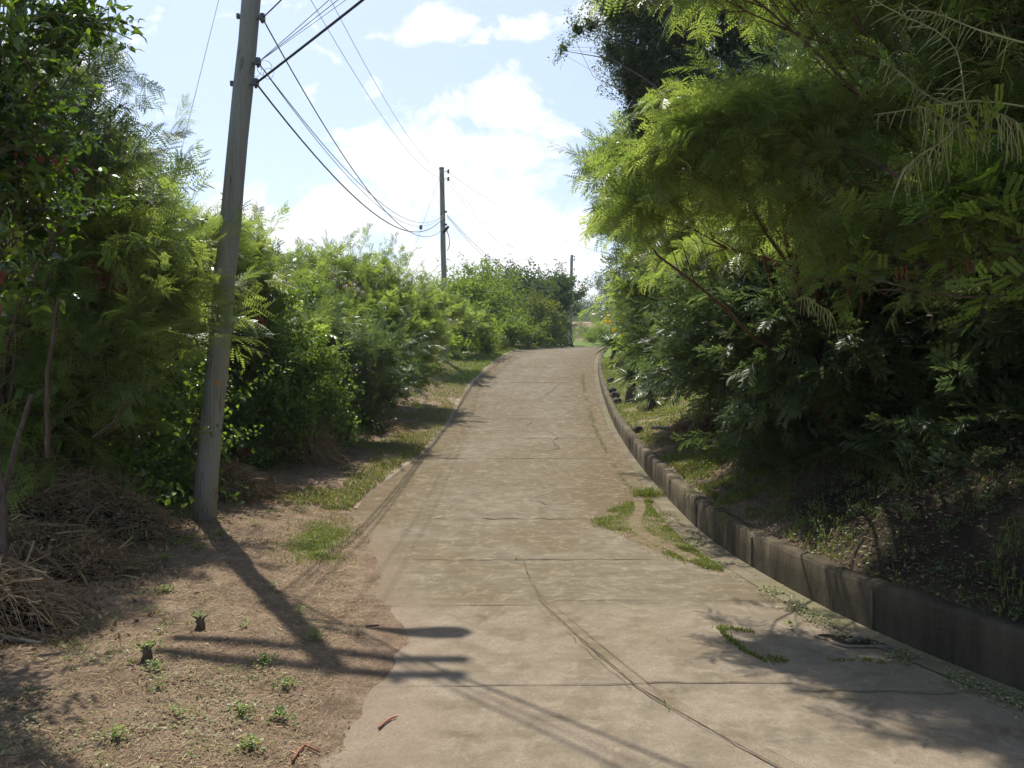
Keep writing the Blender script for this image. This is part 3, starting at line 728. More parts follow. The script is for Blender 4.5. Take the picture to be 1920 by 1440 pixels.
G2 = 'shrubs and trees of the hedge beyond the middle pole'
def far_tree(label, base, blobs, seed, m='far', scale=1.6, cat='tree', nm='bushy_tree', vr=(0, 1), r0=.09, fill=.8):
    return tree(nm, label, cat, G2, base, blobs, kind='clump', lod=3, m=m, seed=seed, scale=scale, r0=r0, vr=vr, fill=fill, twigs=2)
far_tree('low bright shrub on the verge just right of the middle pole', (-2.0, 31.5), [(870, 625, 31, .55, 60), (900, 630, 32, .6, 70), (885, 600, 31.5, .5, 50), (860, 655, 30, .4, 40), (915, 645, 33, .4, 40)], 20, scale=1.3, cat='shrub', nm='bushy_shrub', vr=(.3, 1))
far_tree('light tree directly behind the bright verge shrub, right of the middle pole', (-2.9, 38), [(870, 560, 37, 1.0, 90), (910, 575, 38, 1.0, 90), (885, 600, 37, .9, 80), (845, 570, 36, .8, 60)], 21)
far_tree('rounded mid-green tree of the far hedge, the second crown right of the middle pole', (-1.6, 44), [(905, 540, 45, 1.1, 100), (940, 560, 44, 1.1, 100), (915, 590, 43, 1.1, 90), (950, 610, 42, .9, 70)], 22)
far_tree('flat-topped dark tree in the middle of the far hedge', (.8, 50), [(965, 535, 50, 1.0, 90), (1000, 545, 50, 1.0, 90), (985, 580, 49, 1.2, 110), (1020, 560, 50, .8, 60)], 23, m='fardark')
far_tree('yellowish rust-tinged tree of the far hedge beside the road crest', (1.5, 46), [(1000, 590, 45, .95, 110), (1020, 600, 45.5, .75, 80), (985, 620, 44, .8, 80), (1025, 628, 45, .6, 50)], 24, m='rusty')
far_tree('large dark layered tree standing left of the farthest pole', (3.2, 52.5), [(1042, 545, 52, .9, 110), (1056, 535, 52, .5, 50), (1046, 575, 52, .9, 110), (1032, 600, 52, 1.0, 110), (1050, 618, 52, .5, 60), (1082, 556, 57.5, .35, 22), (1093, 550, 57.5, .22, 9), (1078, 585, 57.5, .35, 22), (1030, 625, 50, .9, 70)], 25, m='fardark')
far_tree('rounded green shrub on the bend under the rust-tinged tree', (.9, 42.5), [(960, 625, 40, .8, 80), (985, 632, 41, .6, 60), (1010, 636, 43, .5, 50)], 26, cat='shrub', nm='bushy_shrub', scale=1.4)
far_tree('low green shrub at the foot of the farthest pole', (4.2, 51), [(1044, 638, 50, .4, 44), (1060, 643, 52, .25, 20), (1035, 640, 48, .4, 36)], 27, cat='shrub', nm='bushy_shrub', scale=1.1, vr=(.2, .9))
far_tree('small bright shrub by the road bend right of the farthest pole', (8.2, 66), [(1120, 628, 66, .7, 70), (1132, 634, 66, .6, 50), (1108, 636, 64, .5, 40)], 28, cat='shrub', nm='bushy_shrub', scale=1.3, vr=(.3, 1))

# ------------------------------------------------------------------ trees and shrubs, right of the road
GR = 'feathery trees overhanging the right bank'
tree('small_leaved_tree', 'tall dark small-leaved tree filling the top of the photo right of the sky', 'tree', None, (5.6, 13.5),
     [(1190, 160, 13, .36, 90), (1215, 235, 13, .40, 100), (1200, 200, 13, .3, 60), (1165, 20, 13, .42, 110), (1150, 100, 12.8, .24, 40), (1215, 40, 13, .7, 260), (1200, 140, 12.8, .42, 120), (1260, 130, 13, .75, 260), (1330, 40, 13, .9, 300), (1300, 210, 12.6, .7, 220), (1400, 140, 13, .9, 300), (1450, 30, 13, 1.0, 300), (1390, 250, 12.8, .8, 220), (1500, 180, 12.5, .9, 260), (1560, 60, 12.5, 1.0, 280), (1250, -90, 13, .9, 180), (1420, -120, 13, 1.2, 240), (1640, -60, 12.5, 1.3, 240), (1230, 230, 12.8, .34, 90), (1085, 55, 12.6, .12, 10), (1055, 95, 12.5, .09, 5), (1110, 48, 12.6, .14, 14)],
     kind='small', m='small', seed=30, r0=.075, fill=1.0, twigs=4, bark='barkgrey', ds=.97)
tree('feathery_tree', 'shaggy feathery tree whose left edge stands against the sky above the road bend', 'tree', GR, (4.8, 16.5),
     [(1190, 270, 15, 0.42, 48), (1160, 330, 15.2, 0.42, 52), (1145, 390, 15.4, 0.24, 20), (1190, 400, 15, 0.6, 72), (1110, 312, 15.4, 0.16, 8), (1150, 300, 15.4, 0.22, 16), (1205, 500, 15.2, 0.4, 48), (1235, 480, 15, 0.55, 64), (1165, 440, 15.4, 0.24, 16), (1120, 425, 15.4, 0.17, 10), (1200, 570, 15.5, 0.34, 36), (1240, 610, 15, 0.42, 48), (1172, 545, 16, 0.12, 6), (1240, 340, 15, 0.7, 72), (1240, 660, 15.4, 0.38, 32)],
     lod=2, seed=31, m='feather', fill=0.4, r0=.09, vr=(.1, .95), hang=.4, leaders=.02, scale=1.15)
tree('feathery_tree', 'great sunlit feathery tree drooping over the kerb in the middle of the right bank', 'tree', GR, (4.1, 10.0),
     [(1262, 325, 7.4, 0.34, 22), (1330, 270, 7.3, 0.36, 24), (1400, 235, 7.3, 0.36, 24), (1470, 240, 7.4, 0.38, 24), (1225, 400, 7.8, 0.26, 14), (1215, 320, 7.6, 0.18, 8), (1200, 365, 7.6, 0.15, 4), (1320, 370, 7.9, 0.42, 17), (1420, 330, 7.7, 0.5, 19), (1510, 320, 7.5, 0.45, 17), (1300, 460, 12.5, 0.5, 33), (1390, 430, 10.6, 0.55, 37), (1480, 420, 8.2, 0.55, 33), (1250, 500, 15.5, 0.5, 29), (1340, 560, 13.2, 0.6, 33), (1300, 620, 14.4, 0.5, 29), (1420, 520, 11.6, 0.6, 33), (1370, 205, 7.6, 0.15, 4), (1550, 380, 7.4, 0.5, 22)],
     seed=32, fill=0, r0=.045, vr=(.25, 1.), hang=.75, scale=1.3, bark='barkred', stems=2, twigs=5, gz=.1, ds=.82, deep=.55)
tree('feathery_tree', 'lower dark feathery tree behind the drooping sunlit one, shading the bank', 'tree', GR, (4.6, 10.8),
     [(1310, 700, 10.6, .38, 40), (1370, 680, 9.8, .6, 56), (1450, 620, 9.6, .7, 64), (1430, 740, 9.6, .6, 52), (1500, 560, 9.4, .7, 56), (1400, 740, 10, .42, 34), (1520, 700, 9.4, .7, 56), (1480, 830, 9.6, .5, 40), (1560, 800, 9.2, .6, 44), (1330, 620, 10.4, .6, 40), (1540, 640, 8.6, .5, 48), (1590, 720, 8.6, .5, 48), (1480, 700, 9.0, .5, 48), (1600, 540, 8.8, .5, 48)],
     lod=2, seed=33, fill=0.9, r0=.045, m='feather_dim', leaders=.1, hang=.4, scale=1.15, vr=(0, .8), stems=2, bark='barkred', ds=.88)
tree('feathery_tree', 'nearest feathery tree with bare seed stalks hanging in from the upper right corner', 'tree', GR, (4.7, 5.8),
     [(1640, 250, 6.0, .34, 17), (1740, 180, 5.8, .36, 20), (1840, 120, 5.6, .38, 20), (1900, 250, 5.4, .36, 20), (1780, 20, 5.8, .42, 21), (1900, -40, 5.6, .5, 21), (1640, 60, 6.2, .4, 17), (1560, 160, 6.6, .36, 15), (1690, 440, 5.6, .20, 7), (1590, 500, 5.8, .20, 7), (1800, 480, 5.4, .18, 4), (1740, 560, 5.2, .12, 3), (1700, -80, 6.0, .5, 24), (1560, -20, 6.6, .5, 24), (1330, -60, 6.0, .3, 24), (1290, -40, 6.0, .2, 14), (1420, -90, 5.9, .36, 26), (1347, -160, 6.2, .28, 8), (1510, -240, 6.0, .6, 24), (1860, -300, 5.2, .7, 29), (1480, -120, 6.8, .5, 20), (2200, -300, 4.4, .8, 29)],
     seed=34, fill=0.1, r0=.035, hang=.45, vr=(.2, .95), bark='barkred', gz=.1, scale=1.2)
tree('round_leaflet_tree', 'bright round-leaflet branch tree at the right edge below the hanging seed stalks', 'tree', None, (4.4, 4.6),
     [(1800, 375, 4.9, .15, 18), (1870, 350, 4.8, .17, 20), (1850, 430, 4.8, .16, 16), (1930, 400, 4.7, .25, 22), (1780, 420, 4.9, .1, 7), (1960, 520, 4.7, .3, 18), (1620, 520, 5.4, .12, 7)],
     kind='pinnate', m='vine', seed=35, r0=.035, vr=(.5, 1.), twigs=2, gz=.1)
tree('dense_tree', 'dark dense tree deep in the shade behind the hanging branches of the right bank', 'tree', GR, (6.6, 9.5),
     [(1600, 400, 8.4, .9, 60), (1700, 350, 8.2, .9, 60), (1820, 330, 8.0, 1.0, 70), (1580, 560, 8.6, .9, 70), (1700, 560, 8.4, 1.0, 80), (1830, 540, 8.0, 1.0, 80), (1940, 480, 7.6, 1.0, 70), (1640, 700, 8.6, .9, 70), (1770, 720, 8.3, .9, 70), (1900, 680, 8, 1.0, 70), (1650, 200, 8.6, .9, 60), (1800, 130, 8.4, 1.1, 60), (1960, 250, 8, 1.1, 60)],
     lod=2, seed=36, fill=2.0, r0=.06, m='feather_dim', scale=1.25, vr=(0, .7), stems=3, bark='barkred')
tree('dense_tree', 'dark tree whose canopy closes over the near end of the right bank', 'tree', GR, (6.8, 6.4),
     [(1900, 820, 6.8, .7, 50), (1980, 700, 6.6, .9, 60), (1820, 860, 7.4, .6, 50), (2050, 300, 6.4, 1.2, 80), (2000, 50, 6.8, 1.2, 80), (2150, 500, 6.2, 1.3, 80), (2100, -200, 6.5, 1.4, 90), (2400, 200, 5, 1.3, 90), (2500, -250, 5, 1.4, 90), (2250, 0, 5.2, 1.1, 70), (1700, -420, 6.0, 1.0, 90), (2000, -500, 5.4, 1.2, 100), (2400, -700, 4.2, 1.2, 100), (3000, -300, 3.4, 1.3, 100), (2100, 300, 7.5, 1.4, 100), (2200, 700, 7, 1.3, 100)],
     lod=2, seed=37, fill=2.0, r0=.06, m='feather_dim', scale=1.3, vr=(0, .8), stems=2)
tree('dense_tree', 'dark tree at the back of the bank, behind the drooping sunlit tree', 'tree', GR, (6.6, 13.0),
     [(1450, 330, 12, 1.2, 90), (1560, 300, 11.5, 1.2, 90), (1380, 480, 12.5, 1.2, 90), (1280, 560, 13.5, .9, 70), (1500, 450, 11.5, 1.2, 90), (1300, 400, 13.5, .9, 70), (1420, 620, 12, 1.1, 80), (1600, 650, 11, 1.2, 80), (1280, 690, 13, .6, 50)],
     lod=2, seed=38, fill=2.0, r0=.12, m='feather_dim', scale=1.4, vr=(0, .8), stems=2)
tree('feathery_shrub', 'bright feathery shrub hanging behind the spiky plants on the right', 'shrub', GR, (3.9, 13.5),
     [(1255, 560, 13.4, 0.6, 72), (1257, 620, 13.4, 0.45, 43), (1322, 640, 12.4, 0.55, 64), (1272, 690, 13, 0.36, 31), (1242, 640, 14, 0.36, 3), (1307, 690, 12.6, 0.32, 30), (1237, 630, 15.5, 0.25, 3)],
     lod=2, seed=39, fill=0.3, r0=.04, vr=(.35, 1.), hang=.6, scale=1.15)
tree('flowering_shrub', 'leafy shrub with small yellow flowers at the road bend, right of the far house', 'shrub', None, (4.4, 27),
     [(1184, 610, 26, 0.36, 60), (1202, 640, 25, 0.405, 60), (1177, 648, 27, 0.234, 30), (1217, 600, 26, 0.54, 60), (1212, 560, 27, 0.54, 60)],
     kind='clump', lod=3, m='far', seed=40, fill=1, r0=.05, vr=(.3, 1), scale=1.2)

for i, (lb_, bs, bl) in enumerate((('dark low shrub at the foot of the shaded stems, farther of three on the bank', (3.7, 9.4), [(1490, 870, 9.2, .34, 34), (1530, 850, 8.8, .42, 40), (1500, 780, 9.2, .45, 40), (1470, 790, 9.6, .35, 30)]),
                                  ('dark low shrub under the hanging branches, middle of three on the bank', (4.1, 7.9), [(1620, 860, 8.2, .42, 44), (1700, 850, 7.8, .42, 44), (1660, 780, 8.2, .45, 44), (1580, 900, 8.2, .25, 20)]),
                                  ('dark low shrub at the right edge, nearest of three on the right bank', (4.5, 6.9), [(1780, 850, 7.2, .42, 44), (1860, 860, 6.8, .42, 44), (1930, 850, 6.4, .45, 44), (1820, 770, 7.2, .5, 50), (1920, 760, 6.8, .5, 50)]))):
    tree('feathery_shrub', lb_, 'shrub', 'dark low shrubs on the shaded bank', bs, bl, lod=2, seed=60+i, fill=1.6, r0=.03, m='feather_dim', scale=1.1, vr=(0, .7), hang=.3)
# the depth of the left hedge: trees standing behind its face
for i, (lb_, bs, bl) in enumerate((('shaded tree deep in the hedge left of the leaning pole', (-7.2, 10.5), [(60, 700, 10.6, 1.0, 60), (200, 640, 10.8, 1.0, 60), (330, 700, 11, .9, 60), (150, 830, 10.4, .8, 50), (300, 830, 10.8, .8, 50), (-100, 640, 10, 1.1, 60), (250, 500, 11, 1.0, 60), (80, 480, 11, 1.1, 60)]),
                                  ('shaded tree deep in the hedge right behind the vine-covered tree', (-6.6, 13.5), [(370, 760, 12.8, .8, 60), (450, 700, 13, .9, 60), (400, 620, 13.2, 1.0, 60), (480, 800, 13, .6, 40), (330, 560, 13, 1.0, 60), (560, 820, 14, .5, 40)]),
                                  ('shaded tree deep in the hedge under the highest hump', (-6.8, 17.5), [(560, 660, 17, 1.0, 60), (640, 720, 17, .8, 50), (500, 700, 16, 1.0, 60), (680, 680, 18.5, .9, 50), (450, 600, 17, 1.1, 60), (600, 780, 16.5, .5, 40)]))):
    tree('dense_tree', lb_, 'tree', GL, bs, bl, lod=2, seed=70+i, fill=2.2, r0=.07, m='feather_dim', scale=1.3, vr=(0, .8))
def rust(start, spots, seed):
    gg = np.random.default_rng(seed); par = [o for o in col.objects if o.get('label', '').startswith(start)][0]
    for (px, py, d, r) in spots:
        n = 46; p = P(px, py, d)+gg.normal(0, r*.5, (n, 3))*np.array([1, .6, .7]); dd = unit(np.stack([gg.normal(0, .4, n), gg.normal(0, .4, n), -np.ones(n)], -1)); s = unit(np.cross(dd, gg.normal(0, 1, (n, 3))))
        soup('dry_seed_sprays', [(rhomb(p, dd*.055, s*.010), gg.random(n), 0)], [M['pod']], par)
rust('bushy tree with bare', ((520, 525, 15.9, .22), (575, 600, 16.0, .16), (528, 560, 15.8, .14)), 1)
rust('rounded tree whose crown', ((650, 540, 18.4, .34), (620, 520, 18.2, .18), (590, 530, 18.4, .16)), 2)
rust('vine-covered bushy tree', ((485, 605, 11.1, .10), (455, 850, 11.1, .10)), 3)
rust('bright yellow-green feathery tree leaning', ((200, 520, 7.2, .12), (175, 505, 7.2, .12), (230, 545, 7.2, .10)), 4)
# blossoms of that shrub are its own small pieces
g = np.random.default_rng(5)
shrub = [o for o in col.objects if o.name.startswith('flowering_shrub')][0]
fl = []
for (px, py) in ((1138, 588), (1139, 596), (1137, 603), (1142, 604), (1176, 554), (1150, 620)):
    c = P(px, py, 25.2)
    for k in range(5):
        d = unit(np.array([math.cos(k*1.26), -.5, math.sin(k*1.26)])); a = unit(np.cross(d, [0, 1, .3]))
        fl.append(rhomb((c+d*.045)[None], (d*.045)[None], (a*.03)[None]))
soup('blossoms', [(np.concatenate(fl), g.random(len(fl)), 0)], [M['flower']], shrub)

# ------------------------------------------------------------------ special twigs on the nearest right-hand tree
near = [o for o in col.objects if o.get('label', '').startswith('nearest feathery')][0]
def stalks(specs, seed):
    g = np.random.default_rng(seed); Q = []
    for (p0, p1, n, ln, dr) in specs:
        a, b = P(*p0), P(*p1); pts = wander(a, b, 12, .04, g, .08); Q.append(stem_quads(pts, np.linspace(.006, .003, 12)))
        for i in range(n):
            s = .05+.95*i/n; k = min(int(s*11), 10); p = pts[k]+(pts[k+1]-pts[k])*(s*11-k); t = unit(b-a)
            side = unit(np.cross(t, [0, 1, 0.]))*(1 if i % 2 else -1)
            d = unit(t*g.uniform(.0, .6)+side*g.uniform(.5, 1)+g.normal(0, .3, 3)+np.array([0, 0, -dr])); L = ln*g.uniform(.5, 1.1)
            tt = np.linspace(0, 1, 5)[:, None]
            Q.append(stem_quads(p+d*L*tt+np.array([0, 0, -1.])*dr*L*.5*tt**2, np.linspace(.0034, .0018, 5)))
    return np.concatenate(Q)
q = stalks([((1830, 250, 4.55), (1640, 0, 4.85), 46, .17, .25), ((1800, 200, 4.65), (1650, 110, 4.85), 40, .16, .5), ((1920, 80, 4.45), (1700, 20, 4.85), 44, .15, .5),
            ((1920, 200, 4.45), (1640, 215, 5.05), 34, .10, .7), ((1795, 235, 4.55), (1690, 320, 4.65), 30, .14, 1.4), ((1720, 200, 4.65), (1840, 250, 4.55), 30, .15, 1.2),
            ((1850, 200, 4.45), (1915, 235, 4.35), 26, .16, 1.5), ((1500, 560, 5.65), (1560, 590, 5.45), 26, .10, 1.5)], 3)
soup('seed_stalks', [(q, np.random.default_rng(1).random(len(q)), 0)], [M['seedstalk']], near)
g = np.random.default_rng(8)
for pts, r in ((((1735, 362, 5.3), (1660, 315, 5.5), (1600, 283, 5.7), (1540, 255, 6.0)), .013), (((1625, 300, 5.6), (1570, 345, 5.8), (1545, 370, 5.9)), .006),
               (((1735, 362, 5.3), (1640, 350, 5.5), (1590, 338, 5.7)), .006), (((1850, 205, 5.2), (1795, 240, 5.3), (1770, 290, 5.3)), .007), (((1760, 480, 5.2), (1700, 540, 5.2), (1650, 545, 5.3)), .005),
               (((1900, 500, 5.1), (1830, 530, 5.1), (1780, 570, 5.1)), .005), (((1940, 430, 5), (1735, 362, 5.3)), .018), (((1960, 600, 5), (1900, 500, 5.1)), .012), (((1360, 255, 9.2), (1290, 262, 9.3), (1210, 275, 9.6)), .012)):
    lb = MB(); lb.tube([Vector(v) for v in smooth([P(*p) for p in pts], 99+len(pts))], np.linspace(r, r*.6, 12), 6); lb.build('bare_branch', M['barkred'], near)
g = np.random.default_rng(11)
for (px, py, d, n) in ((1700, 500, 5.0, 7), (1828, 480, 5.0, 8), (1590, 350, 5.6, 4), (1548, 305, 5.8, 2), (1750, 590, 5.0, 1)):
    for i in range(n):
        Q = []
        p = P(px+g.uniform(-22, 22), py+g.uniform(-8, 8), d+g.uniform(-.06, .06)); L = g.uniform(.07, .11)
        dd = unit(np.array([g.uniform(-.35, .35), g.uniform(-.2, .2), -1])); s = unit(np.array([g.uniform(-1, 1), g.uniform(-1, 1), 0]))*.0075
        m1 = p+dd*L*.5+s*g.uniform(-.6, .6)
        Q.append(np.array([[p-s*.4, p+s*.4, m1+s, m1-s]])); e = p+dd*L; Q.append(np.array([[m1-s, m1+s, e+s*.3, e-s*.3]]))
        soup('seed_pod', [(np.concatenate(Q), np.full(2, g.random()), 0)], [M['pod']], near)
# red leaves / pods on the left side tree
left_tree = [o for o in col.objects if o.get('label', '').startswith('tall glossy')][0]
Q = []
for (px, py, d, s_, n) in ((12, 505, 4.5, 1.5, 1), (0, 570, 4.5, 1.0, 1), (80, 300, 4.6, .7, 9), (100, 312, 4.6, .8, 3), (60, 285, 4.6, .6, 5)):
    for i in range(n):
        l = fold_leaf(.07*s_, .016*s_, 2); l = rotz(rotx(l, g.uniform(-1.6, -.9)), g.uniform(-.6, .6)+math.pi)
        Q.append(l+P(px+(n > 1)*g.uniform(-45, 45), py+(n > 1)*g.uniform(-10, 10), d))
soup('red_leaves', [(np.concatenate(Q), np.full(len(Q)*4, .7), 0)], [M['pod']], left_tree)
# slender stems seen in the shade
SP = []
for pts, r in ((((1575, 890, 8.6), (1600, 800, 8.7), (1640, 640, 8.8)), .016), (((1668, 885, 8.6), (1666, 780, 8.7), (1690, 600, 8.9)), .015), (((1730, 960, 8.0), (1750, 860, 8.1), (1800, 650, 8.3)), .014)):
    one_stem([P(*p) for p in pts], r)
dt = [o for o in col.objects if o.get('label', '').startswith('dark dense tree deep')][0]
flush_stems('stem', 'barkred', dt)
SP = []
for pts, r in ((((90, 860, 6.0), (88, 720, 6.0), (110, 560, 6.1)), .018), (((0, 960, 5.2), (25, 850, 5.3), (60, 740, 5.5)), .02), (((65, 275, 5.4), (100, 190, 5.5), (145, 120, 5.6)), .010), (((175, 820, 6.6), (215, 790, 6.6), (240, 745, 6.5)), .012), (((5, 1090, 5.0), (8, 960, 5.1), (-10, 800, 5.2)), .024), (((168, 960, 6.6), (166, 900, 6.6)), .012)):
    one_stem([P(*p) for p in pts], r)
sh = [o for o in col.objects if o.get('label', '').startswith('thin-branched')][0]
flush_stems('stem', 'bark', sh)
SP = []
for pts, r in ((((528, 620, 13.0), (545, 580, 13.1), (562, 540, 13.2)), .02), (((545, 580, 13.1), (580, 590, 13.0), (600, 585, 13)), .012), (((550, 560, 13.1), (575, 535, 13.2), (590, 520, 13.3)), .01), (((540, 565, 13.1), (510, 575, 13), (500, 570, 13)), .008)):
    one_stem([P(*p) for p in pts], r)
sh = [o for o in col.objects if o.get('label', '').startswith('bushy tree with bare')][0]
flush_stems('bare_twig', 'barkgrey', sh)

# ------------------------------------------------------------------ spiky rosettes
def agave(label, x, y, h, n, L, seed, stem_r=.06):
    g = np.random.default_rng(seed); z = float(gh(x, y)); root = empty('spiky_plant', (x, y, z), label, 'plant', 'spiky rosette plants along the right kerb')
    t = MB(); pts = wander((x, y, z-.1), (x, y, z+h), 5, .04, g); t.tube(pts, [stem_r*1.2, stem_r*1.3, stem_r*1.1, stem_r, stem_r*.8], 9); t.build('stalk', M['bark'], root)
    Q, V = [], []
    top = pts[-1]
    for i in range(n):
        az = i*2.4+g.uniform(-.2, .2); el = math.radians(85-115*(i/n)**.8+g.uniform(-8, 8)); l = L*g.uniform(.8, 1.1)*(.75+.25*math.cos(el))
        d = np.array([math.cos(az)*math.cos(el), math.sin(az)*math.cos(el), math.sin(el)]); s = unit(np.cross(d, [0, 0, 1.])); u = np.cross(s, d)
        tt = np.linspace(0, 1, 5); w = np.array([.018, .024, .022, .014, .002])*L/.6
        c = top+d*l*tt[:, None]-np.array([0, 0, 1.])*.12*l*tt[:, None]**2
        for sd in (-1, 1):
            e = c+s*sd*w[:, None]+u*w[:, None]*.5
            Q.append(np.stack([c[:-1], e[:-1], e[1:], c[1:]], 1)); V.append(np.full(4, i/n*.8+g.uniform(0, .2)))
    soup('leaf_blades', [(np.concatenate(Q), np.concatenate(V), 0)], [M['agave']], root)
agave('largest spiky rosette plant beside the kerb, standing on a thick dark trunk', 3.05, 20.5, .62, 90, .62, 1, .11)
agave('spiky rosette plant leaning out at the road bend under the yellow flowers', 3.45, 27.5, .75, 80, .85, 2)
agave('lower spiky rosette plant just right of the thick-trunked one', 3.25, 18.8, .28, 70, .55, 3, .08)
agave('spiky rosette plant half hidden behind the thick-trunked one', 3.55, 21.8, .7, 70, .6, 4)
agave('far small spiky rosette plant highest up the right verge', 3.75, 24.3, .5, 60, .6, 5)

# rocks and log on the right verge
for i, (px, py, d, r, lb_) in enumerate(((1141, 683, 22.5, .13, 'dark round rock on the right verge, topmost of four'), (1136, 697, 21.5, .14, 'dark rock touching the left side of the spiky plants'),
                                        (1145, 668, 24, .11, 'small dark rock farthest up the right verge'), (1141, 709, 20.5, .12, 'dark rock lowest by the thick-trunked spiky plant'), (1188, 766, 15.6, .11, 'half-buried dark rock in the bright verge grass'))):
    p = P(px, py, d); x = max(p[0], float(xw(d))+.25); z = float(gh(x, d)); b = MB(); b.blob((x, d, z+r*.4), (r*1.1, r, r*.8), i*3.1)
    tag(b.build('rock', M['rock'], origin=(x, d, z)), lb_, 'rock', 'dark rocks on the right verge')
b = MB(); p0 = P(1222, 754, 15.2); p1 = P(1265, 758, 14.6); p0[2] = gh(p0[0], p0[1])+.10; p1[2] = gh(p1[0], p1[1])+.08
b.tube([Vector(v) for v in wander(p0, p1, 7, .03, np.random.default_rng(2))], [.03, .035, .034, .036, .034, .03, .025], 8); b.tube([Vector(p0)+Vector((.05, 0, 0)), Vector(p0)+Vector((-.05, .0, .12))], [.012, .005], 5)
tag(b.build('fallen_branch', M['barkgrey'], origin=p0), 'pale fallen branch lying on the grassy bank below the spiky plants', 'branch')
# ------------------------------------------------------------------ poles, cables, lamp
def pole(label, base, top, r0, r1, arms, group='leaning and upright wooden utility poles'):
    root = empty('utility_pole', base, label, 'utility pole', group)
    base = Vector(base); top = Vector(top); m = MB(); n = 16
    pts = [base+(top-base)*(i/(n-1)) for i in range(n)]; pts[0] = base-Vector((0, 0, .3))
    for i in range(2, n-1): pts[i] = pts[i]+Vector((.012*mnoise.noise(Vector((i*.7, base.y, 0))), .01*mnoise.noise(Vector((i*.6, 3, base.y))), 0))
    m.tube(pts, [r0+(r1-r0)*i/(n-1)+.003*math.sin(i*2.3) for i in range(n)], 18)
    m.build('pole_shaft', M['pole'], root, origin=base)
    return root
def on(base, top, z):
    b, t = np.array(base, float), np.array(top, float); return b+(t-b)*((z-b[2])/(t[2]-b[2]))
def insulator(root, p, out, s=1.0):
    m = MB(); p = Vector(p); o = Vector(out).normalized()*s
    m.tube([p, p+o*.10], .010*s, 6, 0)
    b = p+o*.10
    m.tube([b+Vector((0, 0, -.055*s)), b+Vector((0, 0, -.03*s)), b, b+Vector((0, 0, .03*s)), b+Vector((0, 0, .055*s))], [.022*s, .034*s, .022*s, .034*s, .022*s], 10, 1)
    m.build('insulator', [M['iron'], M['ceramic']], root)
    return b
B1 = P(380, 1014, 8.3); B1[2] = float(gh(B1[0], B1[1])); T1 = np.array([-2.55, 8.2, 7.55])
B1t = P(378, 1014, 8.3); x_at0 = P(471, 0, 8.3)
dirn = (x_at0-np.array([B1[0], 8.3, B1[2]])); T1 = np.array([B1[0], 8.3, B1[2]])+dirn*((7.6-B1[2])/dirn[2])
B2 = np.array([-2.36, 28.5, 0]); B2[2] = float(gh(B2[0], B2[1])); T2 = P(828, 316, 28.5)
B3 = np.array([4.08, 56, 0]); B3[2] = float(gh(B3[0], B3[1])); T3 = P(1072, 478, 56)
p1 = pole('tall weathered pole leaning right in the left foreground with cables looping off it', B1, T1, .118, .088, 0)
p2 = pole('upright pole at mid distance with three cable brackets, rising from the hedge', B2, T2, .105, .085, 0)
p3 = pole('farthest, smallest pole standing at the road bend', B3, T3, .12, .10, 0)
# foreground pole hardware: two crossarms and a lamp above the frame cast their shadows on the road
def shoot_arm(root, z, y_off, L=1.0, name='crossarm'):
    c = on(B1, T1, z); m = MB(); m.box((c[0]-.06, c[1]+y_off, z), (L*2, .075, .09)); a = m.build(name, M['pole'], root)
    return c
ca = shoot_arm(p1, 7.33, -.125, .86); cb = shoot_arm(p1, 7.33, .125, .86)
for dx in (-.8, -.4, .4, .72): insulator(p1, (ca[0]+dx, ca[1]-.135, 7.38), (0, 0, 1))
cl = on(B1, T1, 5.93)
m = MB(); m.tube([Vector((cl[0], cl[1], 5.93)), Vector((cl[0]+.35, cl[1]-.02, 6.03)), Vector((cl[0]+.80, cl[1]-.02, 6.06))], .022, 8); la = m.build('lamp_arm', M['iron'], p1)
m = MB(); x0 = cl[0]+.56
m.tube([Vector((x0+dx, cl[1]-.02, 6.06+dz)) for dx, dz in ((0, 0), (.05, 0), (.2, .01), (.4, .015), (.55, .01), (.62, 0))], [.03, .05, .075, .11, .105, .03], 12)
m.build('lamp_head', M['lamp'], p1)
m = MB(); m.blob((x0+.42, cl[1]-.02, 5.99), (.13, .08, .05), 1, 0.0); m.build('lamp_lens', M['lens'], p1)
def off(z, dx): c = on(B1, T1, z); return np.array([c[0]+dx, c[1]-.02, z])
A = P(492, 34, 8.25); Bp = P(484, 117, 8.22); Cp = P(480, 156, 8.2)
for q_ in (A, Bp, Cp):
    c = on(B1, T1, q_[2]); m = MB(); m.tube([Vector((c[0]+.06, c[1]-.03, q_[2])), Vector(q_)], .011, 6); m.box(q_, (.05, .05, .055)); m.tube([Vector(q_)+Vector((0, 0, -.05)), Vector(q_)+Vector((.0, 0, .045))], [.014, .026], 8)
    m.build('cable_bracket', M['iron'], p1)
for z, px in ((P(0, 32, 8.3)[2], 0), (P(0, 158, 8.3)[2], 0)):
    m = MB(); c = on(B1, T1, z); m.box((c[0]-.112, c[1]-.02, z), (.03, .03, .05)); m.tube([Vector((c[0]-.13, c[1]-.02, z)), Vector((c[0]+.1, c[1]-.02, z))], .008, 6); m.build('through_bolt', M['iron'], p1)
tgp = P(409, 718, 8.17); m = MB(); m.box(tgp, (.028, .006, .05)); m.build('orange_tag', M['tag'], p1)
# a broken strip along the shadowed left of the foot
m = MB(); c = on(B1, T1, 1.4)
m.tube([Vector(P(372, 1010, 8.22)), Vector(P(384, 860, 8.2)), Vector(P(393, 740, 8.2)), Vector(P(405, 600, 8.2))], .012, 5); m.build('ground_wire_guard', M['pole'], p1)
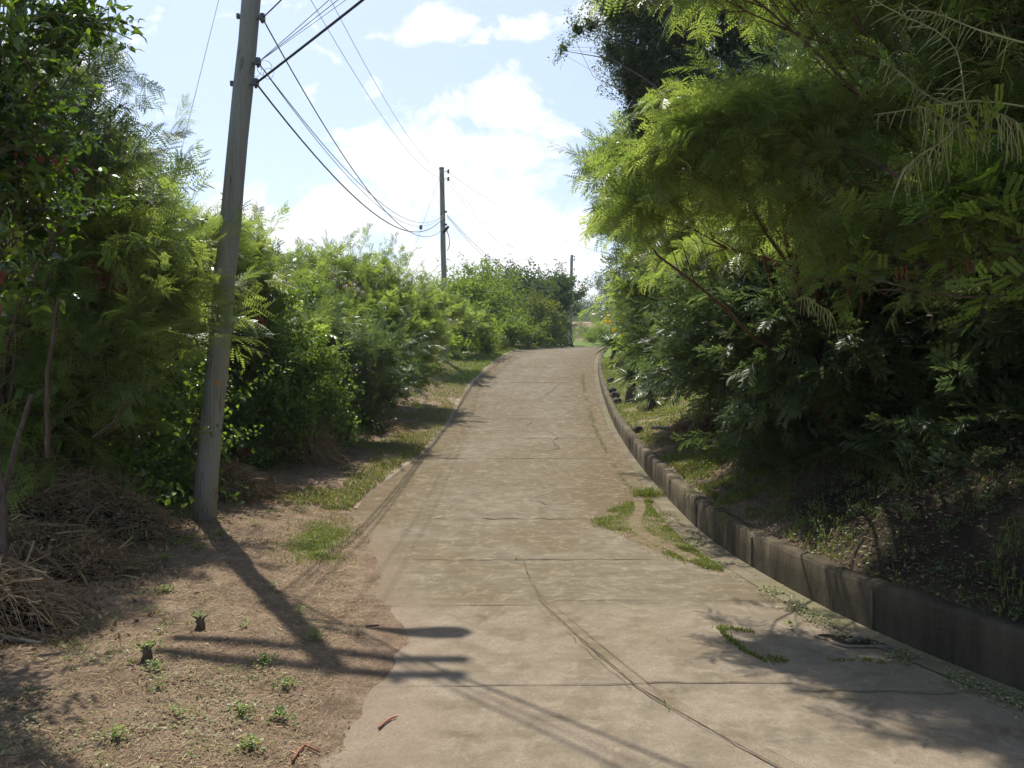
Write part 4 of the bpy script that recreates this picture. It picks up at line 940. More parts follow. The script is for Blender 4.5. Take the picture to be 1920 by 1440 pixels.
# loose wire loops at the middle bracket
m = MB()
for r_, cx, cz in ((.075, .07, -.06), (.06, -.02, -.09), (.055, .11, -.12)):
    m.tube([Vector(Bp)+Vector((cx+r_*math.cos(a), -.01+.01*math.sin(a*3), cz+r_*math.sin(a))) for a in np.linspace(0, 6.0, 18)], .0025, 4)
m.build('wire_coil', M['cable'], p1)
# mid pole hardware
for py in (322, 336): insulator(p2, (P(834, py, 28.5)[0], 28.45, P(834, py, 28.5)[2]), (1, 0, 0), 1.3)
for py in (397, 421): c = P(833, py, 28.45); m = MB(); m.box(c, (.20, .06, .06)); m.build('cable_bracket', M['iron'], p2)
m = MB(); m.tube([Vector(P(832, 436, 28.4)), Vector(P(841, 424, 28.4))], .05, 8); m.build('splice_box', M['cable'], p2)
m = MB(); m.tube([Vector(P(*v)) for v in ((838, 432, 28.4), (842, 445, 28.4), (843, 460, 28.4), (839, 470, 28.4))], .014, 5); m.build('hanging_lead', M['cable'], p2)
m = MB(); c = P(836, 315.4, 28.5); m.tube([Vector(T2)+Vector((0, 0, -.01)), Vector(T2)+Vector((0, 0, .035))], .09, 12); m.build('pole_cap', M['pole'], p2)
for py in (481, 487, 505): c = P(1074, py, 56); insulator(p3, c, (1, 0, 0), 1.2)

def cat_pts(a, b, sag, n=28, skew=0.0):
    a = np.asarray(a, float); b = np.asarray(b, float); t = np.linspace(0, 1, n)
    return a+(b-a)*t[:, None]-np.array([0, 0, 1.])*(4*sag*t*(1-t)*(1+skew*(t-.5)))[:, None]
def cable(label, a, b, sag, r, m='cable', name='overhead_cable', grp=None, skew=0.0, wrap=None, twin=None, cat='cable'):
    r = r*(.6 if m == 'wire' else .8)
    mb = MB(); pts = cat_pts(a, b, sag, 36, skew); mb.tube([Vector(p) for p in pts], r, 6)
    o = mb.build(name, M[m], origin=a); tag(o, label, cat, grp)
    return o
gA = 'cables strung from pole to pole'
E1 = P(835, 424, 28.4); E2 = P(834, 404, 28.4); E3 = P(832, 402, 28.4)
cable('dark cable from the topmost visible bracket of the leaning pole to the middle pole', A, E1, 1.12, .010, grp=gA)
cable('lowest, deeply sagging dark cable from the leaning pole to the middle pole', Cp, E2, 1.0, .013, grp=gA)
cable('upper thin grey cable between the leaning pole\'s middle bracket and the middle pole', Bp, E3, .84, .010, 'wire', grp=gA)
cable('lower thin grey cable between the leaning pole\'s middle bracket and the middle pole', Bp, E3, .95, .008, 'wire', grp=gA)
U1 = np.array([-2.38, 8.2, 6.1]); U2 = np.array([-2.22, 8.2, 6.25])
for U_ in (U1, U2):
    m = MB(); c_ = on(B1, T1, U_[2]); m.tube([Vector((c_[0], c_[1]-.02, U_[2])), Vector(U_)], .012, 6); m.tube([Vector(U_)+Vector((0, 0, -.05)), Vector(U_), Vector(U_)+Vector((0, 0, .05))], [.03, .02, .03], 8); m.build('side_spool', M['iron'], p1)
cable('upper thin bare wire reaching the top of the middle pole', U2, P(826, 319, 28.45), .45, .007, 'wire', grp=gA)
cable('lower thin bare wire meeting the middle pole just under its top', U1, P(828, 334, 28.45), .50, .007, 'wire', grp=gA)
gB = 'cables crossing to the upper right from the leaning pole'
far1 = np.array([9.5, -1.0, 9.0]); 
def toward(p, px, py, dep, k):      # a far end so that the span passes a given point of the sky
    q = P(px, py, dep); return np.asarray(p)+(q-np.asarray(p))*k
cable('short dark cable rising to the top edge from the topmost bracket of the leaning pole', A, toward(A, 522, 0, 8.0, 14), .1, .009, grp=gB)
cable('upper of the thin pale wires fanning up to the right from the middle bracket', Bp, toward(Bp, 610, 0, 7.2, 7), .06, .006, 'wire', grp=gB)
cable('middle one of the thin pale wires fanning up to the right from the middle bracket', Bp, toward(Bp, 618, 0, 7.2, 7), .12, .006, 'wire', grp=gB)
cable('lowest of the thin pale wires fanning up to the right from the middle bracket', Bp, toward(Bp, 634, 0, 7.1, 7), .1, .004, 'wire', grp=gB)
ck = cable('thickest black cable rising to the upper right from the lowest bracket', Cp, toward(Cp, 664, 0, 7.0, 7), .12, .0155, grp=gB)
gC = 'cables beyond the middle pole'
F3a = P(1069, 488, 56); F3b = P(1068, 500, 56); F3c = P(1068, 528, 56)
cable('topmost wire leaving the middle pole, ending behind the right-hand trees', P(840, 323, 28.5), P(1290, 470, 52), 1.5, .011, 'wire', grp=gC)
cable('thin wire from the middle pole to the far pole, second from the top', P(838, 330, 28.5), F3a, 1.4, .010, 'wire', grp=gC)
cable('thin wire from the middle pole to the far pole, third from the top', P(838, 338, 28.5), F3b, 1.5, .010, 'wire', grp=gC)
cable('faint wire leaving the middle pole above its brackets', P(838, 384, 28.5), P(1068, 493, 56), .6, .006, 'wire', grp=gC)
cable('upper darker cable sagging from the middle pole into the treetops by the far pole', P(838, 403, 28.5), F3c, 1.25, .016, 'wire', grp=gC)
cable('lower darker cable sagging from the middle pole into the treetops by the far pole', P(838, 406, 28.5), F3c, 1.45, .014, 'wire', grp=gC)
gD = 'wires leaving the far pole to the right'
cable('upper wire going right from the far pole', P(1073, 479, 56), P(1230, 520, 48), .8, .011, 'wire', grp=gD)
cable('middle wire going right from the far pole', P(1074, 487, 56), P(1225, 527, 48), .9, .011, 'wire', grp=gD)
cable('lower wire sloping down right from the far pole', P(1074, 503, 56), P(1200, 590, 60), .3, .011, 'wire', grp=gD)
g1 = cable('thin stay wire coming down from the top edge left of the leaning pole', np.array([T1[0]-.1, T1[1], T1[2]-.2]), P(300, 470, 9.9), 0.0, .005, 'wire', 'guy_wire', cat='stay wire')
bpy.data.objects.remove(g1)
g1 = cable('thin stay wire coming down from the top edge left of the leaning pole', toward(P(333, 310, 12), 410, 0, 12, 1.6), toward(P(410, 0, 12), 312, 395, 12, 1.35), .0, .006, 'wire', 'guy_wire', cat='stay wire')
gy = cable('faint stay wire with a round insulator running down left from the middle pole', P(827, 325, 28.4), P(762, 505, 27.5), .0, .008, 'wire', 'guy_wire', cat='stay wire')
m = MB(); c = P(789, 426, 28.0); m.blob(c, (.06, .06, .09), 3, .05, 10); o = m.build('guy_insulator', M['ceramic'], gy)

# ------------------------------------------------------------------ street odds and ends
# drain opening in the gutter: a shallow pocket coloured near-black like a shaded hollow, with a broken concrete lip and an iron loop
dx, dy = 2.10, 4.95; dz = float(zr(dy)); dr = empty('storm_drain', (dx, dy, dz), 'broken drain opening with a bent iron loop in the shaded gutter', 'drain')
m = MB(); n = 18; g = np.random.default_rng(3)
rr = [1+.22*math.sin(i*1.3)+.12*math.sin(i*3.1) for i in range(n)]
m.v.append(Vector((dx, dy, dz+.004)))
for ring, (k, h) in enumerate(((.55, .009), (.9, .010), (1.0, .016), (1.12, .017), (1.3, .006))):
    for i in range(n):
        a = 2*math.pi*i/n; m.v.append(Vector((dx+.12*k*rr[i]*math.cos(a)-.07*k*rr[i]*math.sin(a), dy+.10*k*rr[i]*math.sin(a), dz+h)))
for i in range(n): m.f.append((0, 1+i, 1+(i+1) % n)); m.m.append(0); m.smooth.append(False)
for k in range(4):
    for i in range(n): b = 1+k*n; m.f.append((b+i, b+n+i, b+n+(i+1) % n, b+(i+1) % n)); m.m.append(0 if k < 3 else 1); m.smooth.append(True)
m.build('opening', [M['hole'], M['road']], dr)
m = MB(); m.tube([Vector((dx+.02+.05*math.cos(a), dy-.05, dz+.012+.035*math.sin(a))) for a in np.linspace(0, math.pi, 10)], .007, 6); m.tube([Vector((dx+.10, dy-.05, dz+.012)), Vector((dx+.20, dy-.16, dz+.014))], .008, 6); m.build('iron_loop', M['iron'], dr)
# stick, bits on the road
def stick(label, pix, r, mt='sticks', grp=None):
    pts = []
    for (px, py) in pix:
        d = EYE*F/(py-720); x = (px-960)/F*d; pts.append(Vector((x, d, max(float(gh(x, d)), float(zr(d)))+r+.006)))
    m = MB(); m.tube(pts, [r]*(len(pts)-1)+[r*.6], 6); tag(m.build('stick', M[mt], origin=pts[0]), label, 'stick', grp)
stick('reddish curved stick lying on the near concrete', [(710, 1370), (720, 1360), (733, 1351), (745, 1347)], .0055)
stick('thin red-brown stick bent on the bare soil at the bottom edge', [(548, 1440), (560, 1420), (572, 1408), (600, 1418)], .006)
stick('short dark stick on the edge of the concrete near the lamp shadow', [(686, 1185), (700, 1183), (711, 1181)], .008, 'bark')
stick('pale straight stick half out of the brush at the left edge', [(-5, 1262), (40, 1261), (78, 1263)], .013, 'barkgrey')
stick('small curved twig on the sunlit concrete near the right bottom', [(1729, 1400), (1735, 1393), (1739, 1390)], .003, 'barkgrey')
# white marker post by the far pole
m = MB(); x = 3.85; y = 54.6; z = float(gh(x, y)); m.box((x, y, z+.36), (.10, .10, .72)); m.box((x, y, z+.74), (.13, .13, .05)); tag(m.build('marker_post', M['whitepaint'], origin=(x, y, z)), 'short white post at the foot of the far pole', 'post')

# ------------------------------------------------------------------ far house, hill and woods
HX, HY = 14.9, 150.0
hz = 8.9
h = empty('house', (HX-1.2, HY, hz), 'small distant white house with a red roof below the wooded hill', 'house')
m = MB(); m.box((HX-.6, HY, hz+1.5), (9.5, 7, 3.4)); wl = m.build('wall', M['housewall'], h)
m = MB(); z0 = hz+3.2
v = [(-5.6, -4.2, 0), (5.2, -4.2, 0), (5.2, 4.2, 0), (-5.6, 4.2, 0), (-3.2, 0, 1.15), (2.6, 0, 1.15)]
m.v = [Vector((HX-.6+a, HY+b_, z0+c)) for a, b_, c in v]+[Vector((HX-.6+a, HY+b_, z0-.15)) for a, b_, c in v[:4]]
m.f = [(0, 1, 5, 4), (1, 2, 5), (2, 3, 4, 5), (3, 0, 4), (0, 6, 7, 1), (1, 7, 8, 2), (2, 8, 9, 3), (3, 9, 6, 0), (9, 8, 7, 6)]; m.m = [0]*9; m.smooth = [False]*9
m.build('roof', M['roof'], h)
for dx_ in (-4.3, -2.6, 2.6): m = MB(); m.box((HX-.6+dx_, HY-3.5, hz+1.9), (.9, .12, 1.1)); m.build('window', M['pane'], h)
m = MB(); m.box((HX+8.0, HY-12, hz-.4), (3.2, 3, 1.6)); v0 = m
hut = m.build('shed', M['housewall']); tag(hut, 'little white shed to the right of the distant house, mostly behind shrubs', 'shed')
# hill and its woods
def hill_h(x, y): return 11+ 10*np.exp(-((x-36)/42)**2-((y-255)/45)**2)
yy = np.linspace(165, 380, 44); xx = np.linspace(-160, 240, 80); X, Y = np.meshgrid(xx, yy)
edge = np.clip(np.minimum(np.minimum((X+160)/50, (240-X)/50), np.minimum((Y-165)/35, (380-Y)/35)), 0, 1)
Z = hill_h(X, Y)*edge+gh(X, Y)*(1-edge)+vnoise(X, Y, 18, 4)*1.0-(1-edge)*3
m = MB(); m.v = [Vector(v) for v in np.stack([X, Y, Z], -1).reshape(-1, 3)]; I = np.arange(X.size).reshape(X.shape)
m.f = [tuple(int(t) for t in q) for q in np.stack([I[:-1, :-1], I[:-1, 1:], I[1:, 1:], I[1:, :-1]], -1).reshape(-1, 4)]; m.m = [0]*len(m.f); m.smooth = [True]*len(m.f)
ho = m.build('hill', M['soil']); tag(ho, kind='structure')
at = ho.data.attributes.new('green', 'FLOAT', 'POINT'); at.data.foreach_set('value', np.ones(X.size, np.float32))
g = np.random.default_rng(77)
def woods(name, xr, yr_, hf, ncl, rad, m_, scale, per=26, cond=None):
    Q, V = [], []
    cx = g.uniform(*xr, ncl); cy = g.uniform(*yr_, ncl)
    if cond is not None: k = cond(cx, cy); cx, cy = cx[k], cy[k]
    n = len(cx); r = g.uniform(*rad, n); hh = r*g.uniform(1.0, 1.5, n); cz = hf(cx, cy)+hh*.75
    d = unit(g.normal(0, 1, (n, per, 3))); d[..., 2] = np.abs(d[..., 2])*1.0-.15
    p = np.stack([cx, cy, cz], -1)[:, None]+d*np.stack([r, r, hh], -1)[:, None]*g.uniform(.7, 1.05, (n, per, 1))
    fw = unit(d+g.normal(0, .3, d.shape)+np.array([0, 0, .2])).reshape(-1, 3)
    base = np.repeat(g.uniform(0, .7, n), per)
    q, v, _ = stamp('clump', 3, p.reshape(-1, 3), fw, g.uniform(.8, 1.2, n*per)*scale, g)
    v = np.clip(v*.5+.1, 0, 1)
    o = soup(name, [(q, v, 0)], [M[m_]]); tag(o, kind='stuff'); return o
woods('distant_woods', (-30, 100), (190, 275), lambda x, y: hill_h(x, y)-1, 330, (2.6, 4.6), 'fardark', 4.6, 20)
woods('valley_scrub', (-10, 46), (84, 140), lambda x, y: gh(x, y), 150, (.4, .75), 'far', 1.3, 16)
woods('dark_valley_scrub', (-10, 46), (74, 122), lambda x, y: gh(x, y)-.2, 200, (.3, .55), 'fardark', 1.1, 16, cond=lambda x, y: (x < xl(y)-1.0) | (x > xw(y)+.6))
woods('roadside_scrub', (0, 34), (64, 84), lambda x, y: gh(x, y)-.2, 90, (.25, .45), 'far', 1.0, 14, cond=lambda x, y: (x < xl(y)-1.0) | (x > xw(y)+.6))
def house_tree(label, x, y, r, m_, seed):
    gg = np.random.default_rng(seed); z = float(gh(x, y)); root = empty('distant_tree', (x, y, z), label, 'tree', 'trees around the distant house')
    t = MB(); t.tube([Vector((x, y, z-.3)), Vector((x+.2, y, z+r*1.2)), Vector((x, y, z+r*1.9))], [.3, .2, .08], 7); t.build('trunk', M['bark'], root)
    Q, V = [], []
    for k in range(7):
        c = np.array([x, y, z+r*1.6])+unit(gg.normal(0, 1, 3))*r*np.array([.6, .6, .4]); p, fw, s = blob_shoots(c, r*.55, 26, gg, scale=3.0); q, v, _ = stamp('clump', 3, p, fw, s, gg); Q.append(q); V.append(v)
    soup('crown', [(np.concatenate(Q), np.concatenate(V), 0)], [M[m_]], root)
house_tree('dark rounded tree right of the distant house', 22.5, 142, 3.6, 'fardark', 1)
house_tree('grey-green tree between the distant house and the flowering shrub', 19.0, 160, 4.2, 'fardark', 2)
house_tree('tree partly hiding the left end of the distant house', 9.0, 146, 2.6, 'far', 3)

# ------------------------------------------------------------------ ground cover
g = np.random.default_rng(21)
def surf(x, y):
    s = xl(y)-x; inr = (s < 0) & (x < xw(y)-.02)
    return np.where(inr, np.maximum(gh(x, y), zr(y)+.006), gh(x, y))
def blades(x, y, h, w, g):
    n = len(x); z = surf(x, y)-.004; p = np.stack([x, y, z], -1); az = g.uniform(0, 6.28, n); le = g.uniform(.1, .9, n)
    s = np.stack([np.cos(az), np.sin(az), 0*az], -1)*w[:, None]; lean = np.stack([-np.sin(az), np.cos(az), 0*az], -1)*(le*h)[:, None]
    up = np.array([0, 0, 1.])*h[:, None]
    m1 = p+lean*.35+up*.6; e = p+lean+up*(1-.35*le)[:, None]
    return np.concatenate([np.stack([p-s, p+s, m1+s*.8, m1-s*.8], 1), np.stack([m1-s*.8, m1+s*.8, e+s*.1, e-s*.1], 1)])
def grass_patch(name, x, y, h=(.02, .06), w=.0028, vlo=0.1, vhi=.9):
    n = len(x); q = blades(x, y, g.uniform(*h, n), g.uniform(.6, 1.3, n)*w, g)
    v = g.uniform(vlo, vhi, n); o = soup(name, [(q, np.concatenate([v, v]), 0)], [M['grass']]); tag(o, kind='stuff'); return o
def ell(cx, cy, rx, ry, n, th=0., pw=.6):
    a = g.uniform(0, 6.28, n); r = np.abs(g.normal(0, .62, n)); x = rx*r*np.cos(a); y = ry*r*np.sin(a)
    c, s = math.cos(th), math.sin(th); X, Y = cx+x*c-y*s, cy+x*s+y*c
    k = vnoise(X, Y, .22, 8)+.45*vnoise(X, Y, .07, 4) > g.uniform(-1.1, .6, n)
    return X[k], Y[k]
def cat2(*a): return np.concatenate([b[0] for b in a]), np.concatenate([b[1] for b in a])
grass_patch('verge_grass_patch', *cat2(ell(-1.93, 8.1, .28, 1.0, 9000, .05), ell(-1.75, 7.2, .3, .4, 1500)), h=(.02, .055))
# left verge strip all the way up
y = 9.7+g.random(42000)**1.25*34; s = np.abs(g.normal(0, .75+.02*(y-9), len(y)))+.03; x = xl(y)-s; k = (vnoise(x, y, .5, 3)+.4*vnoise(x, y, .13, 6) > -.4+.45*(y < 24)*(s > .9)) & (s < 3)
grass_patch('verge_grass', x[k], y[k], h=(.02, .08), w=.005)
y = g.uniform(24, 48, 9000); x = xl(y)-g.random(9000)*2.6-.1; grass_patch('upper_verge_grass', x, y, h=(.05, .12), w=.009, vlo=.3)
# tall grass clump on the outside of the bend
y = g.uniform(33, 41, 3500); x = xl(y)-.5-g.random(3500)*1.5; k = vnoise(x, y, .8, 3) > -.3; grass_patch('tall_bend_grass', x[k], y[k], h=(.3, .75), w=.014, vlo=.2, vhi=.8)
# right: wedge of grass between concrete and gutter
def wedge(n):
    t = g.random(n); yv = 6.9+t*3.3; wl_ = np.interp(yv, [6.9, 7.6, 8.3, 9.3, 10.2], [.02, .30, .52, .62, .30]); x = xw(yv)-.30-np.abs(g.random(n)*wl_*(1+.5*vnoise(yv*0, yv, .3, 5))+g.normal(0, .05, n)); yv = yv+g.normal(0, .05, n)
    k = (vnoise(x, yv, .3, 8)+.4*vnoise(x, yv, .08, 4) > g.uniform(-1.3, .35, n)) & ~((np.abs((x-(xw(yv)-.55))-.12*np.sin(yv*2)) < .07) & (yv > 7.2)); return x[k], yv[k]
wx, wy = wedge(26000); grass_patch('gutter_grass', wx, wy, h=(.015, .05))
# soil mound under the wedge
mnd = MB(); nyv = 34; nxv = 9
for i in range(nyv):
    yv = 6.7+3.7*i/(nyv-1); wl_ = float(np.interp(yv, [6.7, 7.6, 8.3, 9.3, 10.4], [.05, .38, .62, .74, .2]))
    wl_ *= 1+.35*mnoise.noise(Vector((yv*2.1, 3, 0)))+.2*mnoise.noise(Vector((yv*6.3, 1, 0)))
    for j_ in range(nxv):
        u_ = j_/(nxv-1); x = float(xw(yv))-.30-wl_*u_; mnd.v.append(Vector((x, yv, float(zr(yv))-.004+.03*math.sin(math.pi*min(1, .12+u_*.88))**.7*math.sin(math.pi*i/(nyv-1))**.5+.012*mnoise.noise(Vector((x*9, yv*9, 0))))))
for i in range(nyv-1):
    for j_ in range(nxv-1): b = i*nxv+j_; mnd.f.append((b, b+nxv, b+nxv+1, b+1)); mnd.m.append(0); mnd.smooth.append(True)
mo = mnd.build('washed_soil', M['soil']); tag(mo, kind='structure')
at = mo.data.attributes.new('green', 'FLOAT', 'POINT'); at.data.foreach_set('value', np.full(len(mnd.v), .55, np.float32))
tag(mo, kind='structure')
def tuft(label, x, y, r, n, h, grp='weed tufts dotted over the bare soil and gutter', w=.004, kind='grass', nm='grass_tuft'):
    gx = x+g.normal(0, r*.5, n); gy = y+g.normal(0, r*.5, n); q = blades(gx, gy, g.uniform(*h, n), np.full(n, w), g); v = g.uniform(.1, .8, n)
    parts = [(q, np.concatenate([v, v]), 0)]
    o = soup(nm, parts, [M['grass']], origin=(x, y, float(surf(x, y)))); tag(o, label, 'weed', grp)
def px2g(px, py):
    d = 8.
    for _ in range(30):
        x = (px-960)/F*d; z = float(gh(x, d)); d = .5*d+.5*max(.5, (EYE-z)*F/max(py-720, 20))
    return (px-960)/F*d, d
def weed(label, px, py, r, n, dark=False, stump=False):
    """a small broad-leaved weed, as a rosette of folded leaves"""
    x, y = px2g(px, py); z = float(surf(x, y)); root = empty('weed', (x, y, z), label, 'weed', 'weed tufts dotted over the bare soil and gutter')
    Q, V = [], []
    for i in range(n):
        l = g.uniform(.012, .028); q = fold_leaf(l, l*.34, 2, .3); q = rotz(rotx(q, g.uniform(-.2, 1.1)), g.uniform(0, 6.28)); rr_ = abs(g.normal(0, r*.5)); a = g.uniform(0, 6.28)
        Q.append(q+np.array([x+rr_*math.cos(a), y+rr_*math.sin(a), z+.006+g.uniform(0, .045)+(.05 if stump else 0)])); V.append(np.full(4, g.uniform(.3, 1)))
    soup('leaves', [(np.concatenate(Q), np.concatenate(V), 0)], [M['vine']], root)
    if stump:
        m = MB(); m.tube([Vector((x, y, z-.02)), Vector((x+.005, y, z+.03)), Vector((x-.004, y, z+.055))], [.034, .024, .028], 10)
        for k in range(4): a = k*1.7; m.tube([Vector((x, y, z+.045)), Vector((x+.05*math.cos(a), y+.05*math.sin(a), z+.085))], [.009, .004], 5)
        m.build('stump', M['bark'], root)
weed('small dark cut stump with green sprouts in the middle of the bare soil', 375, 1178, .09, 60, stump=True)
weed('second sprouting stump, lower left of the first near the wire shadow', 275, 1235, .10, 80, stump=True)
for (px, py, r, n, l) in ((510, 1100, .05, 30, 'small weed just right of the pole shadow, upper one'), (300, 1190, .05, 22, 'tiny weed left of the cut stump'), (495, 1245, .10, 90, 'leafy weed inside the end of the pole shadow'),
                          (535, 1290, .09, 70, 'leafy weed just below the end of the pole shadow'), (310, 1050, .10, 90, 'leafy weed in front of the brush heap near the pole foot'), (330, 1020, .10, 90, 'bright weed at the right end of the big brush heap'),
                          (525, 1350, .10, 90, 'weed of wilted leaves near the bottom edge of the bare soil'), (455, 1340, .08, 60, 'wilted weed left of the one near the bottom edge'), (335, 1345, .05, 24, 'tiny weed low in the middle of the bare soil'),
                          (470, 1405, .09, 60, 'weed among the cut leaves at the bottom edge'), (400, 1010, .05, 20, 'tiny weed on the soil right of the pole foot'), (475, 985, .05, 20, 'tiny weed in the short shadow right of the pole foot'),
                          (310, 1110, .08, 60, 'ragged weed below the big brush heap'), (455, 1178, .06, 24, 'thin weed in the middle of the pole shadow'), (590, 1200, .09, 70, 'ragged weed on the soil left of the lamp shadow'),
                          (560, 1150, .08, 50, 'ragged weed up left of the lamp shadow'), (215, 1385, .08, 50, 'wilted weed at the bottom left'), (295, 1290, .04, 16, 'tiny weed under the second stump'),
                          (1480, 1185, .05, 30, 'small weed on the shaded patch of concrete at the right'), (290, 1258, .08, 50, 'weed crossing the wire shadow below the second stump')):
    weed(l, px, py, r, n)
for k_, (px, py, l_) in enumerate(((352, 1015, 'weed against the left side of the leaning pole foot'), (415, 1003, 'weed just right of the leaning pole foot'), (372, 1030, 'low weed in front of the leaning pole foot'))): weed(l_, px, py, .09, 70)
tuft('bright grass tuft growing out of the gutter at the foot of the wall', *[float(v) for v in (1.83, 10.75)], .20, 420, (.05, .16))
tuft('small grass tuft just downhill of the bright gutter tuft', 1.75, 10.25, .045, 260, (.03, .07))
# thin rows of weeds in the joints
jx, jy = [], []
for yv in np.arange(11.2, 27, .02):
    if vnoise(0, yv, .5, 2)+.3*vnoise(0, yv, .1, 3) > -.35: jx.append(float(xw(yv))-.34-.02*yv/3+g.normal(0, .025)); jy.append(yv+g.normal(0, .03))
jx, jy = np.repeat(jx, 3)+g.normal(0, .02, len(jx)*3), np.repeat(jy, 3)+g.normal(0, .02, len(jy)*3)
arc = [(1352, 1177), (1356, 1190), (1375, 1205), (1398, 1222), (1430, 1237), (1475, 1240)]; arc2 = [(1352, 1177), (1380, 1182), (1412, 1186)]; arc3 = [(1555, 1240), (1620, 1238), (1660, 1243)]
ax, ay = [], []
for ar, dn in ((arc, 130), (arc2, 110), (arc3, 60)):
    for (a0, b0), (a1, b1) in zip(ar[:-1], ar[1:]):
        for k in range(dn):
            t = g.random(); px = a0+(a1-a0)*t; py = b0+(b1-b0)*t; d = EYE*F/(py-720); k_ = .3+1.3*abs(float(vnoise(px, py, 14, 3))); ax.append((px-960)/F*d+g.normal(0, .016*k_)); ay.append(d+g.normal(0, .03*k_))
grass_patch('joint_weeds', np.concatenate([jx, ax, np.full(14, .04)+g.normal(0, .02, 14), np.full(8, .78)+g.normal(0, .02, 8)]), np.concatenate([jy, ay, 7.28+g.normal(0, .02, 14), 3.95+g.normal(0, .03, 8)]), h=(.006, .028), w=.004, vlo=.0, vhi=.8)
# bank cover: grass and low plants behind the wall
def bank(n, y0, y1, u0, u1, hh, w, name, vlo, vhi, thr=-.2):
    y = g.uniform(y0, y1, n); u = g.uniform(u0, u1, n); x = xw(y)+u; k = vnoise(x, y, .45, 11)+.5*vnoise(x, y, .12, 12) > thr; return grass_patch(name, x[k], y[k], hh, w, vlo, vhi)
bank(16000, 8.2, 13.5, .16, 1.5, (.03, .09), .005, 'bank_grass', .1, 1.0, .0)
bank(22000, 13.5, 30, .16, 2.0, (.04, .10), .007, 'upper_bank_grass', .25, .9, -.5)
bank(12000, 4, 9, .2, 3.6, (.03, .10), .004, 'shaded_bank_grass', .0, .8, .1)
def lowplants(name, pts, size, seed, m_='vine', kind='vine', lod=1):
    gg = np.random.default_rng(seed); x, y = pts; z = surf(x, y); p = np.stack([x, y, z+.01], -1); n = len(x)
    fw = unit(gg.normal(0, 1, (n, 3))*np.array([1, 1, .3])+np.array([0, 0, .35])); q, v, s = stamp(kind, lod, p, fw, gg.uniform(*size, n), gg)
    parts = [(q, v, 0)]
    if len(s): parts.append((s, np.full(len(s), .3), 1))
    o = soup(name, parts, [M[m_], M['bark']]); tag(o, kind='stuff')
def scat(n, y0, y1, u0, u1, thr=-.1): 
    y = g.uniform(y0, y1, n); x = xw(y)+g.uniform(u0, u1, n); k = vnoise(x, y, .7, 14) > thr; return x[k], y[k]
lowplants('bank_undergrowth', scat(2600, 2.6, 10, .3, 4.5, -.6), (.2, .45), 1, 'feather_dim')
lowplants('bank_ferns', scat(900, 3.0, 11, 1.0, 4.8, -.4), (.5, .9), 9, 'feather_dim', 'feather', 2)
lowplants('bank_creeper', scat(260, 9, 15, .5, 3.5, .0), (.3, .7), 2)
def scatl(n, y0, y1, s0, s1, thr=-.1):
    y = g.uniform(y0, y1, n); x = xl(y)-g.uniform(s0, s1, n); k = vnoise(x, y, .7, 15) > thr; return x[k], y[k]
lowplants('hedge_foot_undergrowth', scatl(900, 8.6, 26, 1.9, 4.2), (.3, .8), 3)
y_ = g.uniform(4.5, 9, 260); x_ = -3.35-g.random(260)*1.8; lowplants('left_undergrowth', (x_, y_), (.3, .7), 4)
yw_ = g.uniform(4, 20, 150); yw_ = yw_[vnoise(yw_*0, yw_, .9, 51) > .05]; lowplants('wall_top_creeper', (xw(yw_)+.17+g.random(len(yw_))*.1, yw_), (.10, .26), 12)
lowplants('bright_wall_weeds', (xw(np.array([7.9, 8.05, 8.2, 8.5, 8.9, 9.3]))+.12, np.array([7.9, 8.05, 8.2, 8.5, 8.9, 9.3])), (.3, .5), 5, 'feather', 'feather')
# loose leaves and chaff
def litter(name, x, y, size, m_='litter', lift=.012, vr=(0, 1)):
    n = len(x); z = surf(x, y); p = np.stack([x, y, z+g.uniform(.003, lift, n)], -1); l = g.uniform(*size, n)
    d = unit(np.stack([g.normal(0, 1, n), g.normal(0, 1, n), g.normal(0, .25, n)], -1)); s = unit(np.cross(d, unit(np.array([0, 0, 1.])+g.normal(0, .35, (n, 3)))))
    q = rhomb(p, d*l[:, None]*.5, s*(l*(g.uniform(.02, .05, n) if m_ == 'dry' else g.uniform(.12, .3, n)))[:, None]); o = soup(name, [(q, g.uniform(*vr, n), 0)], [M[m_]]); tag(o, kind='stuff'); return o
n = 70000; y = 2.6+g.random(n)**1.2*8; x = xl(y)+.12-np.abs(g.normal(0, 1.4, n)); k = (vnoise(x, y, .5, 21)+.7*vnoise(x, y, .16, 22)+.4*vnoise(x, y, .06, 29) > g.uniform(-1.2, .8, n)) & ((x < xl(y)-.05) | (g.random(n) < .25))
k2 = k & (g.random(n) < .15*(1+2*vnoise(x, y, .3, 61))); litter('soil_litter', x[k], y[k], (.004, .014), vr=(0, .9)); litter('soil_leaves', x[k2], y[k2], (.009, .021), vr=(0, .8), lift=.015)
n = 22000; y = 2.6+g.random(n)**1.2*8; x = xl(y)-.05-np.abs(g.normal(0, 1.5, n)); litter('straw_bits', x, y, (.02, .07), 'dry', .01)
n = 60000; y = 2.6+g.random(n)*7.5; x = xl(y)-.15-g.random(n)*3.0; k = (vnoise(x, y, .8, 71)*.6+vnoise(x, y, .22, 72)+.6*vnoise(x, y, .07, 73)) > g.uniform(.35, 1.3, n)
litter('low_green_growth', x[k], y[k], (.008, .02), 'vine', .03, (.3, 1))
x_, y_2 = x[k][::3], y[k][::3]; grass_patch('sparse_soil_grass', x_, y_2, h=(.01, .035), w=.0025, vlo=0)
n = 7000; y = 2.9+g.random(n)*1.4; x = -1.2-g.random(n)*2.2; k = vnoise(x, y, .35, 25) > .15; litter('cut_leaves', x[k], y[k], (.01, .028), 'litter', .025, (.35, .85))
